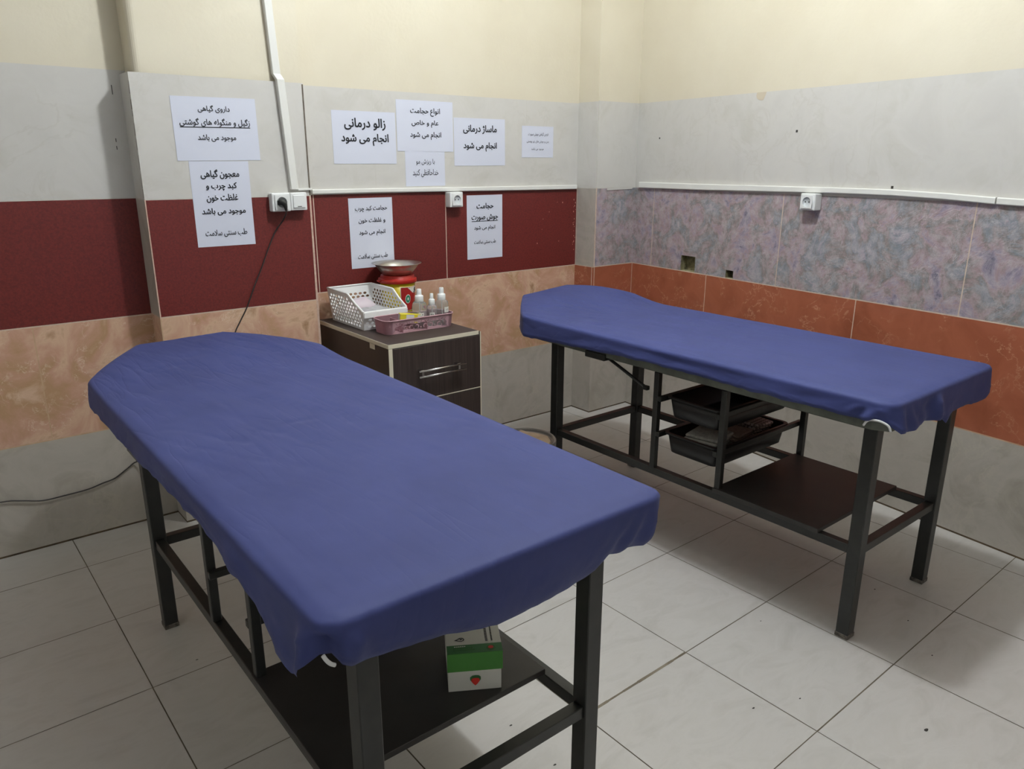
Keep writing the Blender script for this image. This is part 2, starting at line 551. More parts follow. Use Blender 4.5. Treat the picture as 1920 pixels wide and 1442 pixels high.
# back wall: main stretch and the recess left of the column
zB = (0.3975, 0.8075, 1.2118, 1.6279)
zL = (0.3962, 0.8020, 1.2176, 1.6349)
zC = (0.3980, 0.8049, 1.2149, 1.6217)
zR = (0.4059, 0.8101, 1.2127, 1.6339)
bm = bmesh.new()
fB = lambda a, z, off: (a, 0.0+off, z)
fL = lambda a, z, off: (a, YL+off, z)
STD = ('grey_tile', 'beige_tile', 'red_tile')
banded(bm, XC1-0.05, XP+0.01, fB, zB, STD, ([], [-0.677, -1.48], [-1.144, -1.793], [-1.501, -0.66]))
banded(bm, XW, XC0+0.05, fL, zL, STD, ([], [-2.845, -3.65], [-3.3], [-3.2]))
for x, z, h in ((-2.495, 1.572, 0.030), (-2.5045, 1.41, 0.012), (-2.5050, 1.385, 0.012)):
    quad(bm, [(x-0.0012, YL-0.0006, z-h/2), (x+0.0012, YL-0.0006, z-h/2), (x+0.0010, YL-0.0006, z+h/2), (x-0.0016, YL-0.0006, z+h/2)], WI['mark'])
rnd = random.Random(4)
for i in range(26):
    x = -0.328+rnd.gauss(0, 0.007) if i < 18 else rnd.uniform(-0.60, -0.33)
    z = rnd.uniform(0.87, 1.17)
    s = rnd.uniform(0.0012, 0.003)
    quad(bm, [(x-s, -0.0006, z-s), (x+s, -0.0006, z-s*1.3), (x+s*0.7, -0.0006, z+s*1.8), (x-s*0.6, -0.0006, z+s)], WI['chip'])
struct('wall_back', bm, WM)

# column standing out of the back wall
bm = bmesh.new()
fC = lambda a, z, off: (a, YC+off, z)
banded(bm, XC0, XC1, fC, zC, STD, ([], [-2.4655, -1.8665], [-2.4655, -1.8665], []), cream_off=0.014, ca=(XC0+0.044, XC1))
fCl = lambda a, z, off: (XC0+off, a, z)
GR4 = ('grey_tile', 'grey_tile', 'grey_tile')
banded(bm, YC, YL+0.02, fCl, zC, ('grey_tile', 'beige_tile', 'grey_tile'), ([], [], [], []), cream_off=0.02, ca=(YC+0.038, YL+0.02))
fCr = lambda a, z, off: (XC1-off, a, z)
banded(bm, YC, 0.02, fCr, zC, ('grey_tile', 'beige_tile', 'grey_tile'), ([], [], [], []), ca=(YC+0.014, 0.02))
# rounded plaster corner above the tiles
r_ = 0.024
ring = [(XC0+0.02+r_-r_*math.cos(PI/2*k/6), YC+0.014+r_-r_*math.sin(PI/2*k/6)) for k in range(7)]
for (xa, ya), (xb, yb) in zip(ring, ring[1:]):
    quad(bm, [(xa, ya, 1.6217), (xb, yb, 1.6217), (xb, yb, HC), (xa, ya, HC)], WI['cream'])
bm.faces.new([bm.verts.new((x, y, 1.6217)) for x, y in [(XC0, YC), (XC0, YL), (XC0+0.02, YL)]+ring+[(XC1, YC+0.014), (XC1, YC)]]).material_index = WI['white_tile']
# dark open joint down the white tile on the column's right edge and chipped edge on its left
quad(bm, [(XC1-0.006, YC-0.0006, 1.2149), (XC1, YC-0.0006, 1.2149), (XC1, YC-0.0006, 1.618), (XC1-0.006, YC-0.0006, 1.618)], WI['grout_dark'])
quad(bm, [(XC1-0.010, YC-0.0006, 0.50), (XC1, YC-0.0006, 0.50), (XC1, YC-0.0006, 1.212), (XC1-0.007, YC-0.0006, 1.212)], WI['edge_pink'])
rnd = random.Random(9)
z = 1.22
while z < 1.61:
    h = rnd.uniform(0.012, 0.05)
    d = rnd.uniform(0.004, 0.009)
    quad(bm, [(XC0-0.0006, YC+0.001, z), (XC0-0.0006, YC+0.001+d, z), (XC0-0.0006, YC+0.001+d*0.7, z+h), (XC0-0.0006, YC+0.001, z+h)], WI['grout_dark'])
    z += h+rnd.uniform(0.0, 0.03)
quad(bm, [(XC0, YC-0.0006, 0.80), (XC0+0.004, YC-0.0006, 0.80), (XC0+0.003, YC-0.0006, 1.215), (XC0, YC-0.0006, 1.215)], WI['edge_pink'])
struct('wall_column', bm, WM)

# corner pillar
bm = bmesh.new()
fPf = lambda a, z, off: (a, YP+off, z)
fPl = lambda a, z, off: (XP+off, a, z)
banded(bm, XP, SK*YP+0.02, fPf, zR, ('grey_tile', 'orange_tile', 'purple_tile'), ([], [XP+0.007], [XP+0.007], [XP+0.004]))
banded(bm, YP, 0.02, fPl, (zB[0], 0.8088, 1.212, 1.631), ('grey_tile', 'orange_tile', 'grey_tile'), ([], [YP+0.012], [-0.006], []))
for x0, x1, z0, z1, k in ((XP, XP+0.007, 0.81, 1.2127, 'grout_light'), (XP, XP+0.004, 1.2127, 1.634, 'grout_white')):
    quad(bm, [(x0, YP-0.0006, z0), (x1, YP-0.0006, z0), (x1, YP-0.0006, z1), (x0, YP-0.0006, z1)], WI[k])
quad(bm, [(-0.235, YP-0.003, 1.2005), (-0.045, YP-0.003, 1.2035), (-0.040, YP-0.003, 1.2115), (-0.235, YP-0.003, 1.2100)], WI['white_tile'])
bmesh.ops.recalc_face_normals(bm, faces=bm.faces)
struct('wall_corner', bm, WM)

# right wall with two holes knocked in the violet tile
bm = bmesh.new()
fR = lambda a, z, off: (SK*a+off, a, z)
HOLES = [(-0.612, -0.515, 0.8123, 0.889), (-0.859, -0.813, 0.8123, 0.849)]
VIO = ('grey_tile', 'orange_tile', 'purple_tile')
banded(bm, YF, 0.02, fR, zR, VIO, ([], [-0.145, -0.691, -1.501, -2.311, -3.12, -3.93],
       [-0.293, -1.103, -1.905, -2.71, -3.52, -4.33], [-0.637, -1.478, -2.3, -3.1]), holes=HOLES)
for a0, a1, z0, z1 in HOLES:
    d = 0.045
    o_ = [fR(a0, z0, 0), fR(a1, z0, 0), fR(a1, z1, 0), fR(a0, z1, 0)]
    i_ = [fR(a0, z0, d), fR(a1, z0, d), fR(a1, z1, d), fR(a0, z1, d)]
    for k in range(4):
        quad(bm, [o_[k], o_[(k+1) % 4], i_[(k+1) % 4], i_[k]], WI['concrete'])
    quad(bm, i_, WI['concrete'])
pts = [fR(-0.933-0.026, 1.634, -0.001)]
for k in range(13):
    a = PI*k/12
    pts.append(fR(-0.933-0.026*math.cos(a)+0.004*math.sin(3*a), 1.634-0.034*math.sin(a)**0.8, -0.001))
pts.append(fR(-0.933+0.026, 1.634, -0.001))
bm.faces.new([bm.verts.new(p) for p in pts]).material_index = WI['stain']
for y, z, s in ((-0.310, 1.458, 0.004), (-1.134, 1.467, 0.005), (-1.588, 1.252, 0.005), (-1.968, 1.216, 0.0015)):
    quad(bm, [fR(y-s, z-s, -0.0008), fR(y+s, z-s, -0.0008), fR(y+s, z+s, -0.0008), fR(y-s, z+s, -0.0008)], WI['mark'])
struct('wall_right', bm, WM)

# the two walls behind the camera
bm = bmesh.new()
fF = lambda a, z, off: (a, YF, z)
cells(bm, XW, SK*YF, 0, HC, [], fF, 0, 0)
struct('wall_front', bm, ['white_paint'])
bm = bmesh.new()
fW = lambda a, z, off: (XW, a, z)
cells(bm, YF, YL, 0, HC, [], fW, 0, 0)
struct('wall_left', bm, ['white_paint'])
bm = bmesh.new()
quad(bm, [(XW, YF, HC), (0.05, YF, HC), (0.05, 0.05, HC), (XW, 0.05, HC)])
struct('ceiling', bm, ['white_paint'])

# floor tiles on a grid fitted to the room
bm = bmesh.new()
quad(bm, [(XW, YF, -0.0015), (0.05, YF, -0.0015), (0.05, 0.05, -0.0015), (XW, 0.05, -0.0015)], 1)
O = Vector((-1.199, -1.4483, 0))
A_ = Vector((0.4061, 0.0049, 0))
B_ = Vector((0.0044, -0.4015, 0))
rnd = random.Random(2)
for i in range(-9, 4):
    for j in range(-4, 9):
        g0 = 0.0036+rnd.uniform(-0.001, 0.0012)
        g1 = 0.0036+rnd.uniform(-0.001, 0.0012)
        c = [O+A_*(i+u)+B_*(j+v) for u, v in ((g0, g1), (1-g0, g1), (1-g0, 1-g1), (g0, 1-g1))]
        c = [Vector((min(max(p.x, XW), 0.02), min(max(p.y, YF), 0.02), 0)) for p in c]
        if (c[0]-c[1]).length < 0.01 or (c[1]-c[2]).length < 0.01:
            continue
        quad(bm, c[::-1], 0)
rnd = random.Random(6)
for x, y, s in ((-1.382, -2.422, 0.008), (-1.522, -2.165, 0.004), (-2.172, -1.77, 0.005), (-1.648, -2.11, 0.005), (-0.852, -2.03, 0.004), (-0.946, -2.18, 0.004), (-1.065, -2.301, 0.004), (-2.172, -1.933, 0.005), (-1.30, -1.90, 0.003), (-2.70, -1.02, 0.004), (-2.61, -1.12, 0.004)):
    k = 9
    a0 = rnd.uniform(0, PI)
    bm.faces.new([bm.verts.new((x+s*math.cos(2*PI*q/k+a0)*rnd.uniform(0.7, 1.1), y+0.55*s*math.sin(2*PI*q/k+a0)*rnd.uniform(0.7, 1.1), 0.0006)) for q in range(k)]).material_index = 2
c0, c1 = O-A_*2+B_*1, O-A_*1+B_*1
rnd = random.Random(12)
for k in range(14):
    p, q = c0.lerp(c1, k/14), c0.lerp(c1, (k+1)/14)
    wv = Vector((0, 1, 0))*rnd.uniform(0.0028, 0.0048)
    quad(bm, [p-wv+Vector((0, 0, 0.0004)), q-wv+Vector((0, 0, 0.0004)), q+wv+Vector((0, 0, 0.0004)), p+wv+Vector((0, 0, 0.0004))], 1)
bmesh.ops.recalc_face_normals(bm, faces=bm.faces)
struct('floor', bm, ['floor_tile', 'floor_joint', 'mark'])

# ------------------------------------------------------------------ ceiling lamp
t = thing('ceiling_lamp', 'round ceiling lamp with a bare white bulb above the beds', 'lamp', LAMP)
bm = bmesh.new()
lathe(bm, [(0.05, 0.19), (0.05, 0.165), (0.022, 0.15), (0.022, 0.075)], 24)
obj('lamp_base', bm, 'white_plastic', t)
bm = bmesh.new()
bmesh.ops.create_uvsphere(bm, u_segments=24, v_segments=16, radius=0.08)
obj('bulb', bm, 'bulb', t, True)

# ------------------------------------------------------------------ cable ducts
bm = bmesh.new()
pts = [(-0.185, 1.211, 1.2405), (-0.6, 1.2125, 1.241), (-1.1, 1.219, 1.2435), (-1.35, 1.2225, 1.245), (-1.6, 1.222, 1.2445), (-1.8, 1.216, 1.238), (-1.9655, 1.207, 1.230)]
def ribbon(bm, pts, fn, dep):
    R = []
    for a, zb, zt in pts:
        R.append([fn(a, zb, 0), fn(a, zb, -dep), fn(a, zb+0.003, -dep-0.002), fn(a, zt-0.003, -dep-0.002), fn(a, zt, -dep), fn(a, zt, 0)])
    loft(bm, R, 0, True, True, False)
fR2 = lambda a, z, off: (SK*a+off-0.0006, a, z)
ribbon(bm, pts, fR2, 0.013)
tag(obj('cable_duct', bm, 'duct_plastic'), 'long white cable duct along the right wall above the violet tiles', 'cable duct')
bm = bmesh.new()
ribbon(bm, [(-1.9705, 1.207, 1.230), (-2.6, 1.19, 1.214), (-3.6, 1.19, 1.214)], fR2, 0.013)
tag(obj('cable_duct', bm, 'duct_plastic'), 'second length of white duct at the right edge of the photo, past the joint', 'cable duct')
bm = bmesh.new()
fB2 = lambda a, z, off: (a, off-0.0006, z)
ribbon(bm, [(-1.80, 1.213, 1.232), (-1.5, 1.214, 1.231), (-1.0, 1.209, 1.228), (-0.6, 1.206, 1.2265), (-0.325, 1.205, 1.226)], fB2, 0.013)
tag(obj('cable_duct', bm, 'duct_plastic'), 'thin white cable duct running level above the dark red tiles of the back wall', 'cable duct')
bm = bmesh.new()
# upright duct on the column: on the plaster, then stepping out over the tile
yf0, yf1 = YC+0.013, YC-0.0006
dp = 0.020
prof = [(HC, -2.030, yf0), (1.648, -1.964, yf0), (1.628, -1.957, yf1), (1.2395, -1.9335, yf1)]
R = []
for z, x, y in prof:
    hw = 0.0145
    R.append([(x-hw, y, z), (x-hw, y-dp+0.002, z), (x-hw+0.002, y-dp, z), (x+hw-0.002, y-dp, z), (x+hw, y-dp+0.002, z), (x+hw, y, z)])
loft(bm, R, 0, True, True, False)
tag(obj('cable_duct', bm, 'duct_plastic'), 'upright white cable duct running down the column to the light switch', 'cable duct')
bm = bmesh.new()
box(bm, -1.917, -1.860, YC-0.009, YC-0.0006, 1.2345, 1.2425, 0.001)
tag(obj('cable_duct', bm, 'duct_plastic'), 'short white strip from the upright duct to the right edge of the column', 'cable duct')

# ------------------------------------------------------------------ sockets and switch
def socket(label, frame, plugged=False, switch=False, w=0.072, h=0.068, d=0.036):
    """frame: matrix taking (x right, y up, z out of wall) to the room."""
    t = bpy.data.objects.new('light_switch' if switch else 'wall_socket', None)
    COL.objects.link(t)
    t.empty_display_size = 0.04
    t.matrix_world = frame
    tag(t, label, 'light switch' if switch else 'socket', None if switch else 'surface mounted sockets')
    bm = bmesh.new()
    box(bm, -w/2, w/2, -h/2, h/2, 0.0008, d, 0.004, seg=2)
    obj('back_box', bm, 'white_plastic', t)
    bm = bmesh.new()
    a = w*0.36
    if switch:
        box(bm, -a, a, -a, a, d-0.004, d+0.004, 0.002)
        r = obj('rocker', bm, 'white_plastic', t)
        bm = bmesh.new()
        box(bm, -0.008, 0.008, -a+0.004, -a+0.0065, d+0.0036, d+0.0046)
        obj('indicator', bm, 'mark', r)
    else:
        n = 32
        outer = [(-a, -a), (a, -a), (a, a), (-a, a)]
        hole = [(0.0195*math.cos(2*PI*k/n), 0.0195*math.sin(2*PI*k/n)) for k in range(n)]
        me = curve_panel(outer, [hole], 0.010, Matrix.Translation((0, 0, d+0.001)))
        add_mesh(bm, me)
        obj('cover_plate', bm, 'white_plastic', t)
        bm = bmesh.new()
        lathe(bm, [(0.0196, d+0.005), (0.0192, d-0.012), (0.0001, d-0.012)], n, closed_ends=False)
        # socket bowl is sunk: the box front is opened by this cup, its shade put into the grey colour, drawn just in front of it
        for v in bm.verts:
            v.co.z = d+0.0006+(v.co.z-(d-0.012))*0.28
        well = obj('socket_well', bm, 'shadow_plastic', t)
        if not plugged:
            bm = bmesh.new()
            for x in (-0.0085, 0.0085):
                lathe(bm, [(0.0028, d+0.0008), (0.0028, d+0.0016)], 12, (x, 0.0, 0))
            obj('pin_hole', bm, 'mark', well)
    return t

FB = lambda x, z, y: basis((x, y, z), (1, 0, 0), (0, 0, 1), (0, -1, 0))
socket('white wall socket with a black plug in it, on the column', FB(-1.998, 1.194, YC), plugged=True)
socket('white square light switch beside the plugged socket on the column', FB(-1.928, 1.195, YC), switch=True, w=0.066, h=0.066, d=0.034)
socket('empty white socket on the back wall between the two portrait notices', FB(-1.110, 1.174, 0.0), d=0.042)
th = math.atan(SK)
nR = Vector((-math.cos(th), math.sin(th), 0))
eR = Vector((-math.sin(th), -math.cos(th), 0))
cR = Vector((SK*-1.256, -1.256, 1.185))
socket('empty white socket under the duct on the right wall', basis(cR, eR, (0, 0, 1), nR), d=0.045)

# ------------------------------------------------------------------ power cord
t = thing('power_cord', 'black power cord hanging from the plugged socket down behind the bed', 'cord', (0, 0, 0))
bm = bmesh.new()
y0 = YC-0.037
pts = [(-1.992, y0-0.012, 1.175), (-1.990, y0-0.016, 1.155), (-1.998, YC-0.022, 1.12), (-2.020, YC-0.006, 1.085), (-2.052, YC-0.006, 1.025), (-2.084, YC-0.006, 0.956),
       (-2.118, YC-0.006, 0.89), (-2.156, YC-0.007, 0.810), (-2.190, YC-0.008, 0.755), (-2.216, YC-0.010, 0.708), (-2.25, YC-0.02, 0.60),
       (-2.33, YC-0.02, 0.42), (-2.44, YC-0.03, 0.31), (-2.53, YL-0.06, 0.27), (-2.591, YL-0.012, 0.252), (-2.625, YL-0.008, 0.232), (-2.671, YL-0.008, 0.205), (-2.715, YL-0.008, 0.196), (-2.763, YL-0.008, 0.186),
       (-2.835, YL-0.008, 0.183), (-2.908, YL-0.008, 0.183), (-2.97, YL-0.008, 0.200), (-3.031, YL-0.008, 0.212), (-3.2, YL-0.008, 0.21)]
tube(bm, catmull(pts, 5), 0.0025, 8)
obj('cable', bm, 'cord', t)
bm = bmesh.new()
yy = y0-0.001
tube(bm, [(-2.012, yy-0.010, 1.197), (-2.002, yy-0.016, 1.196), (-1.994, yy-0.016, 1.189), (-1.990, yy-0.014, 1.176), (-1.989, yy-0.014, 1.163)], [0.010, 0.0115, 0.0105, 0.007, 0.004], 12)
box(bm, -2.017, -1.985, yy-0.010, yy-0.0005, 1.184, 1.202, 0.003)
obj('plug', bm, 'black_rubber', t, True)

# ------------------------------------------------------------------ notices
GRP = 'printed paper notices taped to the wall'
def notice(label, plane, x0, x1, z0, z1, lines, skew=0.0, off=0.0012):
    cx, cz = (x0+x1)/2, (z0+z1)/2
    y = plane-off
    o = bmesh.new()
    nx, nz = 1, 1
    hw, hh = (x1-x0)/2, (z1-z0)/2
    vs = [[None]*(nz+1) for _ in range(nx+1)]
    for i in range(nx+1):
        for k in range(nz+1):
            u, v_ = -1+2*i/nx, -1+2*k/nz
            curl = 0.0
            vs[i][k] = o.verts.new((u*hw, -curl, v_*hh))
    for i in range(nx):
        for k in range(nz):
            o.faces.new((vs[i][k], vs[i+1][k], vs[i+1][k+1], vs[i][k+1]))
    ret = bmesh.ops.extrude_face_region(o, geom=o.faces[:])
    for v_ in ret['geom']:
        if isinstance(v_, bmesh.types.BMVert):
            v_.co.y += 0.0003
    bmesh.ops.recalc_face_normals(o, faces=o.faces)
    p = obj('paper_notice', o, 'paper', None, False, (cx, y, cz))
    p.rotation_euler = (0, skew, 0)
    tag(p, label, 'notice', GRP)
    for s, x, z, wd, ht, under, bold in lines:
        bm = bmesh.new()
        me = text_mesh(s, wd, ht, bold)
        me.transform(basis((x-cx, -0.0009, z-cz), (1, 0, 0), (0, 0, 1), (0, -1, 0)))
        add_mesh(bm, me)
        if under:
            zb = z-cz-ht/2-under
            quad(bm, [(x-cx-wd/2, -0.0009, zb-0.0014), (x-cx+wd/2, -0.0009, zb-0.0014), (x-cx+wd/2, -0.0009, zb+0.0014), (x-cx-wd/2, -0.0009, zb+0.0014)])
        obj('text_line', bm, 'ink', p)
    return p

B1, B2 = 0.018, 0.030
notice('wide white notice on the column, upper one, with an underlined middle line', YC, -2.345, -2.052, 1.344, 1.556,
       [('داروی گیاهی', -2.202, 1.517, 0.110, 0.025, 0, B1), ('زگیل و منگوله های گوشتی', -2.201, 1.472, 0.244, 0.028, 0.002, B1), ('موجود می باشد', -2.201, 1.420, 0.133, 0.024, 0, B1)], skew=-0.01)
notice('tall white notice of five lines hanging on the column, overlapping the red tile', YC, -2.308, -2.098, 1.043, 1.342,
       [('معجون گیاهی', -2.204, 1.297, 0.136, 0.033, 0, B2), ('کبد چرب و', -2.203, 1.254, 0.109, 0.028, 0, B2), ('غلظت خون', -2.204, 1.213, 0.112, 0.029, 0, B2),
        ('موجود می باشد', -2.203, 1.166, 0.156, 0.026, 0, B2), ('طب سنتی سلامت', -2.202, 1.089, 0.151, 0.027, 0, B1)], off=0.0008)
notice('notice with two large bold lines, leftmost on the back wall white tiles', 0.0, -1.691, -1.395, 1.332, 1.542,
       [('زالو درمانی', -1.540, 1.491, 0.191, 0.046, 0, B2), ('انجام می شود', -1.542, 1.429, 0.220, 0.047, 0, B2)])
notice('three-line notice set highest on the back wall, between the two bigger ones', 0.0, -1.389, -1.096, 1.385, 1.597,
       [('انواع حجامت', -1.242, 1.550, 0.153, 0.034, 0, B1), ('عام و خاص', -1.244, 1.501, 0.139, 0.030, 0, B1), ('انجام می شود', -1.242, 1.451, 0.161, 0.033, 0, B1)], off=0.0016)
notice('small two-line notice in a slender script under the highest notice', 0.0, -1.352, -1.144, 1.236, 1.390,
       [('با ریزش مو', -1.248, 1.340, 0.097, 0.027, 0, 0.004), ('خداحافظی کنید', -1.248, 1.292, 0.135, 0.034, 0, 0.004)], off=0.0008)
notice('notice with two widely spaced lines, right of the highest notice', 0.0, -1.091, -0.795, 1.324, 1.534,
       [('ماساژ درمانی', -0.942, 1.485, 0.193, 0.038, 0, B2), ('انجام می شود', -0.942, 1.408, 0.192, 0.040, 0, B2)], skew=-0.004)
notice('smallest notice with three faint lines, nearest the corner pillar', 0.0, -0.690, -0.485, 1.362, 1.510,
       [('قرص گیاهی جوش صورت', -0.585, 1.472, 0.130, 0.018, 0, 0.0), ('بدن و جوش های زیر پوستی', -0.588, 1.437, 0.143, 0.016, 0, 0.0), ('موجود می باشد', -0.589, 1.402, 0.080, 0.014, 0, 0.0)])
notice('tall notice on the dark red tiles behind the steel bowl', 0.0, -1.638, -1.427, 0.895, 1.192,
       [('حجامت کبد چرب', -1.531, 1.146, 0.155, 0.026, 0, B1), ('و غلظت خون', -1.530, 1.096, 0.129, 0.024, 0, B1), ('انجام می شود', -1.531, 1.044, 0.127, 0.026, 0, B1), ('طب سنتی سلامت', -1.533, 0.943, 0.146, 0.027, 0, B1)])
notice('tall notice with an underlined second line, on red tiles right of the socket', 0.0, -1.025, -0.812, 0.888, 1.189,
       [('حجامت', -0.918, 1.136, 0.100, 0.030, 0, B2), ('جوش صورت', -0.919, 1.083, 0.158, 0.030, 0.001, B2), ('انجام می شود', -0.920, 1.033, 0.126, 0.025, 0, B1), ('طب سنتی سلامت', -0.919, 0.967, 0.131, 0.023, 0, B1)])

# ------------------------------------------------------------------ massage beds
FWID, FLEN = 0.524, 1.312

def pad_extent(P, y, r=0.022):
    """left and right edge of the pad at local y."""
    x0, x1, yf, ys, yh, cl, cr = P
    a, b_ = x0, x1
    if y < yf+r:
        d = r-math.sqrt(max(0, r*r-(yf+r-y)**2))
        a += d
        b_ -= d
    if y > ys:
        t_ = (y-ys)/(yh-ys)
        t_ = t_**1.15
        a += cl*t_
        b_ -= cr*t_
    return a, b_

def top_height(P, x, y, zt, rise, bump_r):
    x0, x1, yf, ys, yh, cl, cr = P
    u = (x-x0)/(x1-x0)
    t_ = min(1, max(0, (y-(ys-0.20))/0.42))
    t_ = t_*t_*(3-2*t_)
    h = zt+t_*(rise+bump_r*min(1, max(0, u))**1.2)
    return h

def bed_pad(P, zt, rise, bump_r, zb, inset, front, r):
    x0, x1, yf, ys, yh, cl, cr = P
    Q = (x0+inset, x1-inset, yf+front, ys, yh-inset, cl, cr)
    bm = bmesh.new()
    NY, NX = 40, 10
    def grid(z_of):
        G = []
        for j in range(NY+1):
            y = Q[2]+(Q[4]-Q[2])*j/NY
            a, b_ = pad_extent(Q, y, r)
            G.append([bm.verts.new((a+(b_-a)*i/NX, y, z_of(a+(b_-a)*i/NX, y))) for i in range(NX+1)])
        return G
    top = grid(lambda x, y: top_height(P, x, y, zt, rise, bump_r))
    bot = grid(lambda x, y: zb+(rise*0.6 if y > ys-0.1 else 0)*min(1, max(0, (y-(ys-0.1))/0.3)))
    for G, flip in ((top, False), (bot, True)):
        for j in range(NY):
            for i in range(NX):
                f = (G[j][i], G[j][i+1], G[j+1][i+1], G[j+1][i])
                bm.faces.new(f[::-1] if flip else f)
    per = [(0, i) for i in range(NX)]+[(j, NX) for j in range(NY)]+[(NY, NX-i) for i in range(NX)]+[(NY-j, 0) for j in range(NY)]
    for k in range(len(per)):
        (a, b_), (c, d) = per[k], per[(k+1) % len(per)]
        bm.faces.new((bot[a][b_], bot[c][d], top[c][d], top[a][b_]))
    bmesh.ops.recalc_face_normals(bm, faces=bm.faces)
    return bm

def frame_bed(label, loc, rz, P, rise, bump_r, front=0.009, r=0.022):
    t = thing('massage_table', label, 'massage table', (loc[0], loc[1], 0), rz, 'black steel massage tables')
    W, L = FWID, FLEN
    ls = 0.038
    zt = 0.668
    for (x, y) in ((0, 0), (W-ls, 0), (0, L-ls), (W-ls, L-ls)):
        bm = bmesh.new()
        box(bm, x, x+ls, y, y+ls, 0.012, zt, 0.002, seg=1)
        lg = obj('leg', bm, 'black_metal', t)
        bm = bmesh.new()
        box(bm, x-0.0012, x+ls+0.0012, y-0.0012, y+ls+0.0012, 0.0003, 0.0135, 0.001, seg=1)
        obj('foot_cap', bm, 'scuffed', lg)
    rw = 0.026
    zr0, zr1 = 0.267, 0.294
    def rail(name, x0, x1, y0, y1, z0, z1):
        bm = bmesh.new()
        box(bm, x0, x1, y0, y1, z0, z1, 0.0015, seg=1)
        return obj(name, bm, 'black_metal', t)
    o_ = (ls-rw)/2
    rail('lower_rail', o_, o_+rw, ls, L-ls, zr0, zr1)
    rail('lower_rail', W-o_-rw, W-o_, ls, L-ls, zr0, zr1)
    rail('lower_rail', ls, W-ls, o_, o_+rw, zr0, zr1)
    rail('lower_rail', ls, W-ls, L-o_-rw, L-o_, zr0, zr1)
    rail('top_rail', o_, o_+rw, ls, L-ls, zt-0.022, zt)
    rail('top_rail', W-o_-rw, W-o_, ls, L-ls, zt-0.022, zt)
    rail('top_rail', ls, W-ls, o_, o_+rw, zt-0.022, zt)
    rail('top_rail', ls, W-ls, L-o_-rw, L-o_, zt-0.022, zt)
    pw = 0.021
    ya, yb = 0.772, 0.493
    for y in (ya, yb):
        for x in (0.004, W-0.004-pw):
            rail('post', x, x+pw, y-pw/2, y+pw/2, zr1, zt-0.022)
    for z in (0.544, 0.414):
        for s, y in ((-1, ya), (1, yb)):
            yy = y+s*pw/2
            rail('tray_rail', 0.004, W-0.004, min(yy, yy+s*0.016), max(yy, yy+s*0.016), z, z+0.018)
    bm = bmesh.new()
    box(bm, -0.001, W-0.030, 0.130, 0.505, zr1, zr1+0.014, 0.001, seg=1)
    obj('shelf', bm, 'shelf_board', t)
    obj('padded_top', bed_pad(P, 0.750, rise, bump_r, zt, 0.009, front, r), 'grey_vinyl', t)
    bm = bmesh.new()
    box(bm, P[0]-0.001, P[0]+0.05, 0.962, 1.061, 0.656, 0.680, 0.002, seg=1)
    obj('hinge_bracket', bm, 'black_metal', t)
    bm = bmesh.new()
    tube(bm, [(0.088, 1.178, 0.656), (0.088, 0.895, 0.551)], 0.0062, 10)
    box(bm, 0.079, 0.097, 0.876, 0.898, 0.540, 0.556, 0.003)
    obj('support_strut', bm, 'black_metal', t)
    return t

